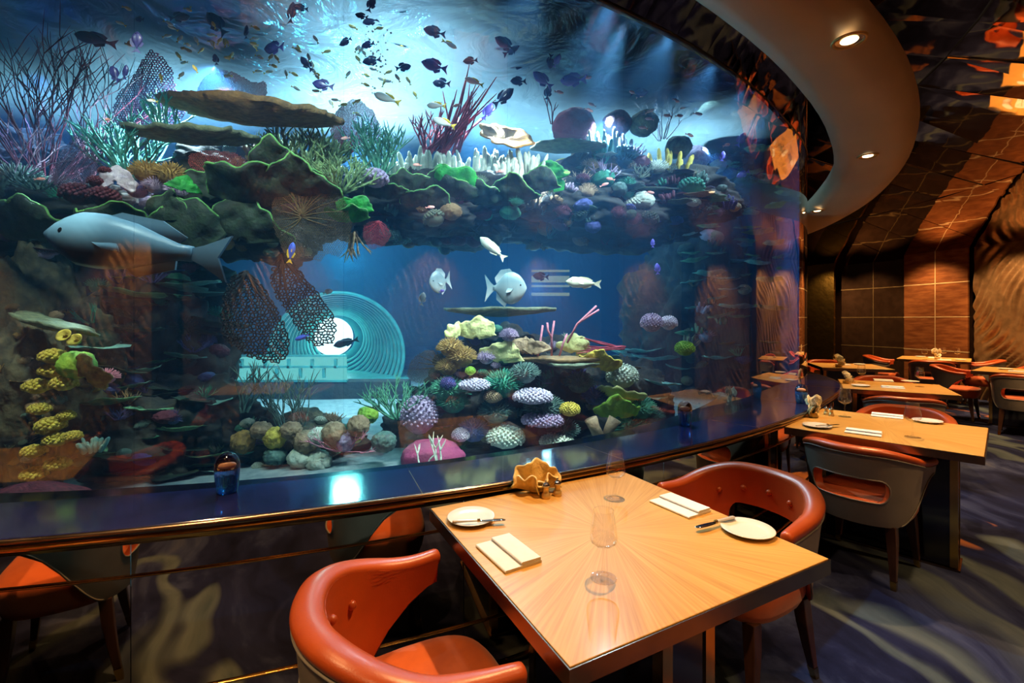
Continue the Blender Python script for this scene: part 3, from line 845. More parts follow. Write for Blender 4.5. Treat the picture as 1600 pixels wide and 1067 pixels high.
def ruffle(R, span, amp, k, cup, nr=14, na=44, seed=0, th=0.004):
    rn = random.Random(seed); ph = rn.uniform(0, 6)
    def fn(u, v):
        a = (u - .5) * span; r = R * (0.12 + 0.88 * v)
        rr_ = r * (1 + 0.07 * math.sin(k * a * 1.0 + ph) * v + 0.03 * math.sin(2.3 * k * a + ph))
        z = amp * v * v * math.sin(k * a + ph) + cup * v * v
        return (rr_ * math.sin(a), z, rr_ * math.cos(a))
    V, Fc = grid(na, nr, fn)
    return V, Fc
def make_shell():
    t = empty('clam_shell_ornament')
    for R, rot, tilt, loc, s in ((0.105, 0.0, 0.25, (0.0, 0.012, 0.012), 1), (0.075, -0.5, -0.3, (-0.025, -0.012, 0.008), 2), (0.07, 0.55, -0.25, (0.03, -0.006, 0.008), 3)):
        p = obj('ruffled_shell', *ruffle(R, 2.7, 0.014, 7, -0.02, seed=s), M_shell, t, loc=loc, rot=(-tilt, 0, rot))
        mod(p, 'SOLIDIFY', thickness=0.006, offset=0)
    obj('foot', *xf(sphere((0.035, 0.024, 0.016), (0, 0, 0.012), 3)), M_shell, t)
    return t
def make_orchid(n=13, h=0.125, seed=1):
    rn = random.Random(seed); t = empty('orchid_arrangement')
    obj('pot', *lathe([(0.0005, 0), (0.026, 0), (0.032, 0.012), (0.030, 0.03), (0.026, 0.032), (0.0005, 0.028)], 20), M_shell, t)
    pet = []
    st = []
    for k in range(n):
        a = rn.uniform(0, 6.28); r = rn.uniform(0.008, 0.045); z = h * rn.uniform(0.35, 1.0)
        p = Vector((math.cos(a) * r, math.sin(a) * r, z)); st.append([(0, 0, 0.02), (p * 0.6)[:2] + (z * 0.6,), p])
        fl = []
        for q in range(5):
            V, Fc = grid(5, 4, lambda u, v: ((u - .5) * 0.040 * math.sin(math.pi * (0.12 + 0.8 * v)), 0.004 * math.sin(3 * v) + 0.006 * (u - .5) ** 2, 0.004 + 0.026 * v))
            ry = Matrix.Rotation(q * 2 * math.pi / 5 + rn.uniform(-.2, .2), 3, 'Y')
            fl.append(xf((V, Fc), M=ry.to_4x4()))
        V, Fc = join(fl)
        Rm = Matrix.Rotation(rn.uniform(-1.2, 1.2), 3, 'Z') @ Matrix.Rotation(rn.uniform(-.6, .6), 3, 'X')
        o = obj('blossom', *xf((V, Fc), M=Rm.to_4x4()), M_petal, t, loc=p); mod(o, 'SOLIDIFY', thickness=0.0016)
    obj('stems', *join([tube(s, 0.0016, 5) for s in st]), M_stem, t)
    return t
first = {}
def place(key, maker, p, rz, label, cat, group, scale=None):
    if key not in first:
        o = maker(); first[key] = o; o.location = p; o.rotation_euler = (0, 0, rz)
        if scale: o.scale = (scale,) * 3
        return tag(o, label, cat, group)
    return dup(first[key], p, rz, label, group, scale)
ZT0 = 0.7502
def wz(i, px, py): return onz(px, py, ZT0)
WHICH = ['nearest table', 'second table', 'third table', 'far dim table', 'right edge table', 'white set table', 'left table outside the picture', 'table behind the camera', 'right table behind the camera']
A0 = math.radians(27.8)
# nearest table
p = onz(736, 812, ZT0); place('plate', make_plate, p, 0, 'white side plate with a knife across it at the left corner of the nearest table', 'plate', 'white side plates')
k0 = place('knife', make_knife, (p.x + 0.028, p.y - 0.047, ZT0 + 0.0150), 0.10, 'butter knife with blue reflecting blade on the left plate of the nearest table', 'knife', 'butter knives')
p = onz(1168, 831, ZT0); place('plate', make_plate, p, 0, 'white side plate at the right side of the nearest table before the orange chair', 'plate', 'white side plates')
place('knife', make_knife, (p.x - 0.085, p.y + 0.035, ZT0 + 0.0150), math.radians(205), 'butter knife with blue blade lying on the right plate of the nearest table', 'knife', 'butter knives')
p = onz(794, 866, ZT0); place('napkin', lambda: make_napkin(0.115, 0.175), p, A0 + 0.06, 'folded white napkin at the left side of the nearest table beside its plate', 'napkin', 'folded white napkins')
p = onz(1062, 792, ZT0); place('napkin', make_napkin, p, A0 + 0.06, 'folded white napkin at the right side of the nearest table by the orange chair', 'napkin', 'folded white napkins')
p = onz(943, 903, ZT0); place('glass', make_glass, p, 0, 'empty wine glass standing in the middle of the nearest table', 'glass', 'empty wine glasses')
p = onz(962, 780, ZT0); place('glass', make_glass, p, 0, 'empty wine glass near the ledge edge of the nearest table', 'glass', 'empty wine glasses')
p = onz(838, 768, ZT0); place('shell', make_shell, p, A0 - 0.35, 'golden ruffled clam shell ornament on the nearest table beside the ledge', 'ornament', None)
p = onz(853, 778, ZT0); place('mill', lambda: make_mill(.06), p, 0, 'left one of two small brass mills with chrome caps before the shell ornament', 'pepper mill', 'brass salt and pepper mills')
p = onz(871, 774, ZT0); place('mill', make_mill, p, 0, 'right one of two small brass mills with chrome caps before the shell ornament', 'pepper mill', 'brass salt and pepper mills')
# second table
A1 = math.radians(43.5)
p = onz(1277, 667, ZT0); place('plate', make_plate, p, 0, 'white side plate at the near left of the second table below the orchids', 'plate', 'white side plates')
place('knife', make_knife, (p.x + 0.05, p.y - 0.02, ZT0 + 0.0150), 0.2, 'dark tipped knife on the left plate of the second table', 'knife', 'butter knives')
p = onz(1449, 659.5, ZT0); place('plate', make_plate, p, 0, 'white side plate at the far right of the second table beside the orange chair', 'plate', 'white side plates')
p = onz(1349, 677, ZT0); place('napkin', make_napkin, p, A1 + 0.1, 'folded white napkin at the near side of the second table', 'napkin', 'folded white napkins')
p = onz(1386, 651, ZT0); place('napkin', make_napkin, p, A1 + 0.1, 'folded white napkin at the far side of the second table', 'napkin', 'folded white napkins')
p = onz(1320, 651, ZT0); place('glass', make_glass, p, 0, 'empty wine glass at the ledge side of the second table behind the orchids', 'glass', 'empty wine glasses', 1.12)
p = onz(1426, 683, ZT0); place('glass', make_glass, p, 0, 'empty wine glass at the near right of the second table', 'glass', 'empty wine glasses', 1.12)
p = onz(1271, 652, ZT0); place('orchid', make_orchid, p, 0, 'cream orchid arrangement on the second table against the ledge', 'flowers', 'cream orchid arrangements', 1.05)
p = onz(1291, 648, ZT0); place('mill', make_mill, p, 0, 'small mill half hidden behind the orchids of the second table, left', 'pepper mill', 'brass salt and pepper mills')
p = onz(1299, 650, ZT0); place('mill', make_mill, p, 0, 'small mill half hidden behind the orchids of the second table, right', 'pepper mill', 'brass salt and pepper mills')
# third table
A2 = math.radians(58)
p = onz(1345, 603.5, ZT0); place('plate', make_plate, p, 0, 'white side plate at the near left of the third table', 'plate', 'white side plates')
p = onz(1422, 597, ZT0); place('plate', make_plate, p, 0, 'white side plate at the far right of the third table', 'plate', 'white side plates')
p = onz(1380, 595, ZT0); place('napkin', make_napkin, p, A2, 'rolled white napkin at the far side of the third table', 'napkin', 'folded white napkins')
p = onz(1395, 606, ZT0); place('napkin', make_napkin, p, A2, 'folded white napkin partly hidden by the grey chair of the third table', 'napkin', 'folded white napkins')
p = onz(1346, 598, ZT0); place('glass', make_glass, p, 0, 'empty wine glass in front of the orange chair of the third table', 'glass', 'empty wine glasses', 1.1)
p = onz(1437, 604, ZT0); place('glass', make_glass, p, 0, 'empty wine glass at the right of the third table before the grey chair back', 'glass', 'empty wine glasses', 1.1)
p = onz(1322, 599, ZT0); place('orchid2', lambda: make_orchid(9, 0.11, 5), p, 0, 'small cream orchid at the left end of the third table', 'flowers', 'cream orchid arrangements')
p = onz(1333, 597.5, ZT0); place('mill', make_mill, p, 0, 'small mill beside the orchid of the third table', 'pepper mill', 'brass salt and pepper mills')
# far dim table
p = onz(1275, 574, ZT0); place('orchid2', make_orchid, (4.72, 6.75, ZT0), 0, 'shadowed orchid by the frame at the left end of the far dim table', 'flowers', 'cream orchid arrangements', 1.4)
p = Vector((5.0, 7.05, ZT0)); place('napkin', make_napkin, p, 1.2, 'folded white napkin on the far dim table', 'napkin', 'folded white napkins')
p = Vector((5.28, 7.1, ZT0)); place('plate', make_plate, p, 0, 'white side plate on the far dim table', 'plate', 'white side plates')
p = Vector((4.85, 7.0, ZT0)); place('glass', make_glass, p, 0, 'wine glass on the far dim table before its orange chair', 'glass', 'empty wine glasses')
# right edge table and white set table
for i, lab, spots in ((4, 'right edge table', (('napkin', -0.22, -0.05), ('glass', -0.12, 0.12), ('plate', 0.1, -0.2))),
                      (5, 'bright table by the ribbed wall', (('glass', -0.36, -0.10), ('glass', -0.26, 0.05), ('glass', 0.05, 0.30), ('glass', 0.12, 0.12), ('napkin', 0.2, 0.0), ('napkin', -0.33, 0.15), ('plate', -0.15, 0.34), ('plate', 0.3, -0.2)))):
    c, u, w, s1, s2 = tframe(i); cnt = {}
    for kind, du, dw in spots:
        q = c + u * du + w * dw; q.z = ZT0; cnt[kind] = cnt.get(kind, 0) + 1
        num = ('first', 'second', 'third', 'last')[cnt[kind] - 1]
        place(kind, None, q, math.radians(TABLES[i][1]) + 0.1, {'napkin': 'folded white napkin, %s on the %s', 'glass': 'wine glass, %s from the left on the %s', 'plate': 'white side plate, %s on the %s'}[kind] % (num, lab),
              kind, {'napkin': 'folded white napkins', 'glass': 'empty wine glasses', 'plate': 'white side plates'}[kind], 1.1 if kind == 'glass' else None)
c, u, w, s1, s2 = tframe(5); q = c + w * 0.05 - u * 0.1; place('orchid', None, (q.x, q.y, ZT0), 1.0, 'cream orchids in the middle of the bright table by the ribbed wall', 'flowers', 'cream orchid arrangements', 1.3)
# blue glass paperweights on the ledge
def make_bauble():
    t = empty('glass_paperweight')
    H_ = 0.148
    pr = [(0.0005, 0.0), (0.030, 0.0), (0.034, 0.004), (0.0375, 0.03), (0.0415, 0.065), (0.0425, 0.089), (0.0420, 0.0898), (0.0005, 0.0898)]
    obj('glass_body', *lathe(pr, 36), M_blueglass, t)
    cap = [(0.0425, 0.09), (0.0415, 0.108), (0.036, 0.126), (0.026, 0.139), (0.013, 0.146), (0.0005, 0.148)]
    obj('domed_top', *lathe(cap, 36), M_bluetop, t)
    V, Fc = sphere((0.030, 0.012, 0.0145), (0, -0.0330, 0.107), 3)
    obj('pink_core', V, Fc, M_blush, t)
    return t
for i, (px, py, s) in enumerate(((355, 769, 1.0), (1070, 664, 1.0), (1252, 630, 1.0))):
    p = onz(px, py, ZL)
    d = math.atan2(-p.x, p.y)
    place('bauble', make_bauble, (p.x, p.y, ZL + 0.0005), d, ('blue art glass paperweight with a pink core on the ledge at left', 'blue art glass paperweight on the ledge before the coral pile at right', 'blue art glass paperweight on the ledge close to the frame of the aquarium')[i], 'ornament', 'blue glass paperweights', s)
# ---------------------------------------------------------------- inside the aquarium
ZF, ZW = 0.42, 3.42
M_sand = mat('aquarium_sand', (0.26, 0.33, 0.34), 0.9, 0.0, col2=(0.16, 0.22, 0.24), scale=14, bump=0.3, bscale=60)
M_back = mat('aquarium_blue_backing', (0.022, 0.15, 0.46), 0.8, 0.0, col2=(0.016, 0.11, 0.37), scale=0.8)
M_rock = mat('dark_reef_rock', (0.036, 0.036, 0.028), 0.95, 0.0, col2=(0.010, 0.013, 0.015), scale=7, detail=6, bump=0.8, bscale=22)
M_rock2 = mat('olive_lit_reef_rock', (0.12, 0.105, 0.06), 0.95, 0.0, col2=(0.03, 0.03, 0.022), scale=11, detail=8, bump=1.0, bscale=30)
def inner_poly(off):
    P = [ctr(t, rglass(t) - off, 0) for t in np.arange(-101, -19.0, 1.5)]
    P += [Vector(q) for q in ((3.3, 6.2, 0), (3.0, 7.8, 0), (1.0, 9.3, 0), (-2.5, 9.8, 0), (-6.0, 9.3, 0), (-7.2, 7.0, 0), (-6.3, 3.6, 0), (-5.0, 2.2, 0))]
    return P
ip = inner_poly(0.06)
V, Fc = loft([[(p.x, p.y, ZF - 0.2) for p in ip], [(p.x, p.y, ZW) for p in ip]])
if WATER_SCATTER > 0:
    water = struct(obj('water_body', V, Fc, mat_water(), smooth=False))
# sand bed
def sandz(x, y): return ZF + 0.05 * mnoise.noise(Vector((x * 0.8, y * 0.8, 3)))
gx = np.linspace(-7.5, 3.6, 90); gy = np.linspace(1.3, 9.9, 72)
def in_poly(x, y, P):
    c = False
    for i in range(len(P)):
        p, q = P[i], P[(i + 1) % len(P)]
        if (p.y > y) != (q.y > y) and x < (q.x - p.x) * (y - p.y) / (q.y - p.y) + p.x: c = not c
    return c
okv = [[in_poly(x, y, ip) for y in gy] for x in gx]
V, Fc, ids = [], [], {}
for i in range(89):
    for j in range(71):
        if okv[i][j] and okv[i + 1][j] and okv[i + 1][j + 1] and okv[i][j + 1]:
            f = []
            for q in ((i, j), (i + 1, j), (i + 1, j + 1), (i, j + 1)):
                if q not in ids:
                    ids[q] = len(V); V.append((gx[q[0]], gy[q[1]], sandz(gx[q[0]], gy[q[1]])))
                f.append(ids[q])
            Fc.append(f)
tag(obj('sand_bed', V, Fc, M_sand), 'pale blue sand bed at the bottom of the aquarium', 'sand', kind='stuff')
# back wall of the tank
bp = ip[len(np.arange(-101, -19.0, 1.5)):]
bp = [ip[len(np.arange(-101, -19.0, 1.5)) - 1]] + bp
struct(obj('wall_tank_back', [(p.x, p.y, ZF - 0.3) for p in bp] + [(p.x, p.y, 4.3) for p in bp], [(i, i + 1, len(bp) + i + 1, len(bp) + i) for i in range(len(bp) - 1)], M_back, smooth=False))
# water surface seen from below
def mat_surface():
    m = bpy.data.materials.new('rippling_water_surface')
    nt, N, L, b = nodes(m); N.remove(b)
    tc = N.new('ShaderNodeTexCoord')
    nz = N.new('ShaderNodeTexNoise'); nz.inputs['Scale'].default_value = 2.6; nz.inputs['Detail'].default_value = 5; nz.inputs['Distortion'].default_value = 0.8
    L.new(tc.outputs['Object'], nz.inputs['Vector'])
    bp_ = N.new('ShaderNodeBump'); bp_.inputs['Strength'].default_value = 0.9; bp_.inputs['Distance'].default_value = 0.12
    L.new(nz.outputs['Fac'], bp_.inputs['Height'])
    tl = N.new('ShaderNodeBsdfTranslucent'); tl.inputs[0].default_value = (0.42, 0.76, 0.98, 1); L.new(bp_.outputs[0], tl.inputs['Normal'])
    gl = N.new('ShaderNodeBsdfGlossy'); gl.inputs[0].default_value = (0.30, 0.58, 0.95, 1); gl.inputs['Roughness'].default_value = 0.12; L.new(bp_.outputs[0], gl.inputs['Normal'])
    tr = N.new('ShaderNodeBsdfTransparent'); tr.inputs[0].default_value = (0.75, 0.92, 1.0, 1)
    a = N.new('ShaderNodeMixShader'); a.inputs[0].default_value = 0.5; L.new(tl.outputs[0], a.inputs[1]); L.new(gl.outputs[0], a.inputs[2])
    b2 = N.new('ShaderNodeMixShader'); b2.inputs[0].default_value = 0.45; L.new(a.outputs[0], b2.inputs[1]); L.new(tr.outputs[0], b2.inputs[2])
    L.new(b2.outputs[0], N['Material Output'].inputs[0])
    return m
struct(obj('water_surface', [(p.x, p.y, ZW + 0.02) for p in ip], [list(range(len(ip)))], mat_surface(), smooth=False))

# ---- growth helpers -------------------------------------------------------
from mathutils.bvhtree import BVHTree
def fbm(v, f, o=4, g=0.5):
    a, s = 0.0, 1.0
    for _ in range(o):
        a += s * mnoise.noise(v * f); f *= 2.03; s *= g
    return a
def rock_mesh(rx, ry, rz, seed, sub=5, amp=0.34, flat=None):
    V, Fc = ico(sub); W = []
    off = Vector((seed * 7.3, seed * 3.1, seed * 1.7))
    for v in V:
        p = Vector(v); d = 1 + amp * fbm(p + off, 1.6, 5, 0.55) + 0.05 * abs(mnoise.noise(p * 9 + off)) + 0.03 * mnoise.noise(p * 19 + off)
        q = p * d
        W.append((q.x * rx, q.y * ry, q.z * rz))
    return np.array(W), Fc
def plate_mesh(R, th, seed, wave=0.10, na=56, nr=7, cone=0.0, rough=1.0):
    off = seed * 5.1
    rows = []
    def rim(a): return R * (1 + wave * mnoise.noise(Vector((math.cos(a) * 1.8 + off, math.sin(a) * 1.8, 0))) * 2 + 0.03 * rough * mnoise.noise(Vector((math.cos(a) * 9 + off, math.sin(a) * 9, 2))))
    Vt, Vb = [], []
    for i in range(na):
        a = 2 * math.pi * i / na; r1 = rim(a)
        for j in range(nr):
            f = (j + 0.02) / (nr - 1); x, y = r1 * f * math.cos(a), r1 * f * math.sin(a)
            nz = mnoise.noise(Vector((x * 14 / max(R, .1) * .3 + off, y * 14 / max(R, .1) * .3, 1)))
            zt = cone * R * f * f + 0.10 * R * wave * 6 * (f ** 2) * mnoise.noise(Vector((math.cos(a) * 1.3 + off, math.sin(a) * 1.3, 5))) + 0.008 * rough * nz
            t = th * (1.0 - 0.72 * f ** 1.5)
            Vt.append((x, y, zt)); Vb.append((x * .99, y * .99, zt - t))
    Fc = []
    n = na * nr
    for i in range(na):
        k = (i + 1) % na
        for j in range(nr - 1):
            Fc.append((i * nr + j, k * nr + j, k * nr + j + 1, i * nr + j + 1)[::-1][::-1])
            Fc.append((n + i * nr + j + 1, n + k * nr + j + 1, n + k * nr + j, n + i * nr + j))
        Fc.append((i * nr + nr - 1, k * nr + nr - 1, n + k * nr + nr - 1, n + i * nr + nr - 1))
    return np.array(Vt + Vb), Fc
def branch_mesh(seed, n, H, spread, r, levels=3, up=0.6, n_side=5, kink=0.25, split=2, flat=1.0):
    rn = random.Random(seed); P, E, R0, R1 = [], [], [], []
    def grow(p, d, L, rad, lev):
        segs = 3; cur = len(P); P.append(p)
        for s in range(segs):
            d = (d + Vector((rn.uniform(-1, 1), rn.uniform(-1, 1) * flat, rn.uniform(-.4, .8))) * kink).normalized()
            p = p + d * (L / segs); P.append(p); E.append((cur, len(P) - 1))
            R0.append(rad * (1 - s * 0.12)); R1.append(rad * (1 - (s + 1) * 0.12)); cur = len(P) - 1
        if lev > 0:
            for k in range(split if rn.random() < 0.8 else split + 1):
                a = rn.uniform(0, 6.28)
                q = (d + Vector((math.cos(a), math.sin(a) * flat, 0)) * rn.uniform(0.35, 0.8) + Vector((0, 0, up * 0.3))).normalized()
                grow(p, q, L * rn.uniform(0.6, 0.85), rad * 0.72, lev - 1)
        else:
            R1[-1] = rad * 0.25
    for k in range(n):
        a = rn.uniform(0, 6.28); t = math.sqrt(rn.random())
        d = Vector((math.cos(a) * t * spread, math.sin(a) * t * spread * flat, up + rn.uniform(0, .5))).normalized()
        grow(Vector((math.cos(a) * t * 0.12 * spread * H, math.sin(a) * t * 0.12 * spread * H * flat, -0.02)), d, H * rn.uniform(0.35, 0.5), r, levels - 1)
    return prisms([p[:] for p in P], E, R0, R1, n_side)
def fingers_mesh(seed, n, R, H, r, lean=0.35, ns=7, flat=1.0):
    rn = random.Random(seed); parts = []
    for k in range(n):
        a = k * 2.39996; t = math.sqrt((k + 0.5) / n)
        b = Vector((math.cos(a) * t * R, math.sin(a) * t * R * flat, 0))
        d = Vector((b.x / max(R, 1e-3) * lean + rn.uniform(-.12, .12), b.y / max(R, 1e-3) * lean + rn.uniform(-.12, .12), 1)).normalized()
        h = H * rn.uniform(0.6, 1.05) * (1 - 0.25 * t)
        q = r * rn.uniform(0.8, 1.2)
        parts.append(tube([b, b + d * h * .45 + Vector((rn.uniform(-.1, .1), 0, 0)) * h * .3, b + d * h * .88, b + d * h], [q * 1.05, q, q * .85, q * .35], ns))
    return join(parts)
def knobs_mesh(R, n, k, seed, squash=0.75, cut=-0.25):
    rn = random.Random(seed); parts = [xf(ico(2), sc=np.array([R * .94, R * .94, R * .94 * squash]))]
    for i in range(n):
        z = 1 - (i + .5) / n * (1 - cut); a = i * 2.39996; q = math.sqrt(max(0, 1 - z * z))
        p = np.array([math.cos(a) * q, math.sin(a) * q, z * squash]) * R
        s = k * rn.uniform(0.75, 1.2)
        parts.append((ico(1)[0] * s + p, ico(1)[1]))
    return join(parts)
def brain_mesh(R, seed, squash=0.8, f=7.0, amp=0.05, sub=4):
    V, Fc = ico(sub); off = Vector((seed * 3.3, seed, 0)); W = []
    for v in V:
        p = Vector(v)
        d = 1 + 0.10 * mnoise.noise(p * 1.7 + off) + amp * (1 - abs(mnoise.noise(p * f + off)) * 3)
        W.append((p.x * d * R, p.y * d * R, p.z * d * R * squash))
    return np.array(W), Fc
def spiky_mesh(R, n, L, seed, squash=0.8, r=0.004, cut=-0.1):
    rn = random.Random(seed); P, E = [], []
    for i in range(n):
        z = 1 - (i + .5) / n * (1 - cut); a = i * 2.39996 + rn.uniform(-.1, .1); q = math.sqrt(max(0, 1 - z * z))
        d = Vector((math.cos(a) * q, math.sin(a) * q, z * squash)); 
        P += [(d * R * .8)[:], (d * (R * .8 + L * rn.uniform(.7, 1.1)))[:]]; E.append((2 * i, 2 * i + 1))
    return join([prisms(P, E, r, r * .45, 4), xf(ico(2), sc=np.array([R * .82, R * .82, R * .82 * squash]))])
def cup_mesh(R, seed, span=2.6, amp=0.12, cup=0.25, k=4.0):
    """ruffled leaf of coral standing on its narrow end, hollow side to -y"""
    V, Fc = ruffle(R, span, amp * R, k, cup * R, 14, 44, seed); W = []
    for v in V:
        q = Vector(v) / R; f = q.length
        d = 1 + 0.16 * f * mnoise.noise(q * 2.1 + Vector((seed, 0, 3))) + 0.05 * f * mnoise.noise(q * 7 + Vector((0, seed, 1)))
        W.append((v[0] * d, v[1] + R * f * (0.16 * mnoise.noise(q * 3.0 + Vector((0, 5, seed))) + 0.03 * mnoise.noise(q * 9)), v[2] * d))
    return np.array(W), Fc
def fan_meshes(outline, d, seed, r=0.0011, curve=0.3, veins=9, jit=0.28, rv=0.004):
    """outline: points (x, z) of the fan, foot at the origin. A net of small cells, and veins rising from the foot"""
    rn = np.random.RandomState(seed); O = np.array(outline, float)
    for _ in range(2):            # round the outline off, then nick its edge
        N_ = np.roll(O, -1, 0); O = np.stack([O * .75 + N_ * .25, O * .25 + N_ * .75], 1).reshape(-1, 2)
    O = O * (1 + rn.uniform(-.025, .025, (len(O), 1)))
    x0, x1, z0, z1 = O[:, 0].min(), O[:, 0].max(), O[:, 1].min(), O[:, 1].max()
    def inside(p):
        x, y = p[:, 0], p[:, 1]; c = np.zeros(len(p), bool); n = len(O)
        for i in range(n):
            a, b = O[i], O[(i + 1) % n]
            cond = (a[1] > y) != (b[1] > y)
            xi = (b[0] - a[0]) * (y - a[1]) / (b[1] - a[1] + 1e-12) + a[0]
            c ^= cond & (x < xi)
        return c
    # honeycomb lattice
    nx, nz = int((x1 - x0) / (d * math.sqrt(3) / 4)) + 8, int((z1 - z0) / (d * 1.5 / 2)) + 6
    I, J = np.meshgrid(np.arange(nx), np.arange(nz), indexing='ij')
    s = d / 2
    X = x0 - d + I * s * math.sqrt(3) + 0.0; Z = z0 - d + J * s * 1.5 * 1.0
    X = x0 - d + I * (s * math.sqrt(3) / 2) * 1.0
    base = ((I + J) % 2)
    Z = z0 - d + J * 1.5 * s + base * 0.5 * s
    P = np.stack([X.ravel(), Z.ravel()], 1) + rn.uniform(-jit, jit, (nx * nz, 2)) * s
    idx = np.arange(nx * nz).reshape(nx, nz)
    E = [np.stack([idx[:-1].ravel(), idx[1:].ravel()], 1)]
    up = base[:, :-1] == 1
    E.append(np.stack([idx[:, :-1][up], idx[:, 1:][up]], 1))
    E = np.concatenate(E); ins = inside(P); E = E[ins[E[:, 0]] & ins[E[:, 1]]]
    W = max(x1 - x0, 1e-6)
    cy = lambda x: curve * W * ((x / W) ** 2) + 0.03 * W * np.sin(x / W * 9 + seed)
    P3 = np.stack([P[:, 0], cy(P[:, 0]), P[:, 1]], 1)
    lat = prisms(P3, E, r, None, 3)
    vs = []
    rr_ = random.Random(seed)
    rim = O[(O[:, 1] > z0 + 0.25 * (z1 - z0))]
    for k in range(veins):
        t = rim[int((k + 0.5) / veins * len(rim)) % len(rim)] * rr_.uniform(0.72, 0.93)
        pts = []
        for f in np.linspace(0, 1, 9):
            bend = math.sin(f * math.pi) * rr_.uniform(-.01, .01) * W
            x = t[0] * f ** 1.25 + bend; z = t[1] * f
            pts.append((x, float(cy(np.array(x))) - 0.0, z))
        vs.append(tube(pts, [rv * (1 - 0.75 * f) for f in np.linspace(0, 1, 9)], 5))
    return lat, vs
def fan(name_label, outline, d, seed, m, loc, rz=0.0, tilt=0.0, group=None, **kw):
    t = tag(empty('sea_fan', loc), name_label, 'sea fan', group)
    t.rotation_euler = (0, tilt, rz)
    lat, vs = fan_meshes(outline, d, seed, **kw)
    obj('net', *lat, m, t, smooth=False)
    for v in vs: obj('vein', *v, m, t)
    return t
def outl(px_pts, foot, Y):
    """outline given as photograph points for a fan at depth Y"""
    k = Y / F
    return [((x - foot[0]) * k, -(y - foot[1]) * k) for x, y in px_pts]

def coral(name, part, m, loc, label, cat='coral', group=None, rot=None, smooth=True, sol=None):
    o = obj(name, *part, m, loc=loc, rot=rot, smooth=smooth)
    if sol: mod(o, 'SOLIDIFY', thickness=sol, offset=0)
    return tag(o, label, cat, group)

# colours of the reef
C = lambda n, c, **k: mat(n, c, k.pop('rough', 0.75), 0.0, **dict(dict(bump=0.55, bscale=55), **k))
M_purplefan = C('purple_sea_fan', (0.26, 0.055, 0.17))
M_redfan = C('brick_red_sea_fan', (0.36, 0.06, 0.045))
M_lilacfan = C('dusky_lilac_sea_fan', (0.23, 0.12, 0.20))
M_brownfan = C('olive_brown_sea_fan', (0.10, 0.062, 0.016))
M_blackfan = C('black_sea_fan', (0.006, 0.005, 0.007))
M_redwhip = C('crimson_sea_whip', (0.34, 0.03, 0.06))
M_darkred = C('dark_red_gorgonian', (0.20, 0.016, 0.05))
M_twig = C('pale_violet_twigs', (0.30, 0.20, 0.28))
M_teal = C('teal_staghorn', (0.06, 0.40, 0.32), col2=(0.03, 0.22, 0.19), scale=20)
M_greenstag = C('olive_green_staghorn', (0.20, 0.30, 0.11), col2=(0.06, 0.12, 0.05), scale=16)
M_seagreen = C('sea_green_branches', (0.10, 0.38, 0.22), col2=(0.05, 0.2, 0.14), scale=20)
M_cream = C('cream_white_finger_coral', (0.66, 0.70, 0.56), col2=(0.42, 0.50, 0.42), scale=18)
M_yellow = C('sunny_yellow_coral', (0.72, 0.58, 0.08), col2=(0.45, 0.33, 0.05), scale=25, bump=0.6, bscale=80)
M_lemon = C('lemon_cup_coral', (0.80, 0.78, 0.34), col2=(0.52, 0.54, 0.20), scale=7, detail=5)
M_lime = C('lime_green_coral', (0.34, 0.58, 0.05), col2=(0.20, 0.40, 0.04), scale=9)
M_leaf = C('dark_green_leaf_coral', (0.013, 0.036, 0.014), col2=(0.004, 0.012, 0.008), scale=16, detail=5, bump=0.5, bscale=50)
M_leafrim = C('bright_green_coral_rim', (0.16, 0.40, 0.10), col2=(0.05, 0.20, 0.05), scale=14)
M_vivid = C('vivid_green_coral', (0.02, 0.36, 0.04), col2=(0.01, 0.18, 0.03), scale=12)
M_plate = C('brown_table_coral', (0.30, 0.18, 0.07), col2=(0.15, 0.09, 0.04), scale=24, bump=0.6, bscale=60)
M_plateg = C('grey_green_table_coral', (0.16, 0.20, 0.12), col2=(0.07, 0.10, 0.07), scale=20, bump=0.6, bscale=60)
M_orangesp = C('orange_sponge', (0.80, 0.38, 0.06), col2=(0.6, 0.25, 0.05), scale=9)
M_pinkc = C('pink_tube_coral', (0.62, 0.22, 0.30))
M_mauve = C('mauve_coral', (0.42, 0.33, 0.46), col2=(0.25, 0.18, 0.32), scale=40)
M_white = C('white_lilac_coral', (0.66, 0.60, 0.70), col2=(0.46, 0.40, 0.55), scale=40)
M_blueC = C('indigo_coral', (0.06, 0.08, 0.30), col2=(0.03, 0.04, 0.16), scale=30)
M_emer = C('emerald_coral', (0.03, 0.28, 0.16), col2=(0.015, 0.14, 0.10), scale=30)
M_maroon = C('maroon_knob_coral', (0.12, 0.015, 0.035), col2=(0.05, 0.006, 0.02), scale=30)
M_tan = C('tan_ruffle_coral', (0.40, 0.28, 0.16), col2=(0.24, 0.16, 0.09), scale=18)
M_magenta = C('magenta_coral', (0.36, 0.045, 0.13), col2=(0.24, 0.03, 0.10), scale=8)
M_thin = C('thin_green_shelf_coral', (0.16, 0.36, 0.18), col2=(0.06, 0.20, 0.12), scale=12)
M_thinb = C('thin_blue_green_shelf_coral', (0.22, 0.46, 0.40), col2=(0.10, 0.26, 0.26), scale=12)
M_bush = C('murky_blue_green_bush_coral', (0.10, 0.20, 0.16), col2=(0.05, 0.10, 0.10), scale=30)
M_goldbr = C('golden_brown_bush_coral', (0.42, 0.26, 0.06), col2=(0.22, 0.13, 0.04), scale=30)

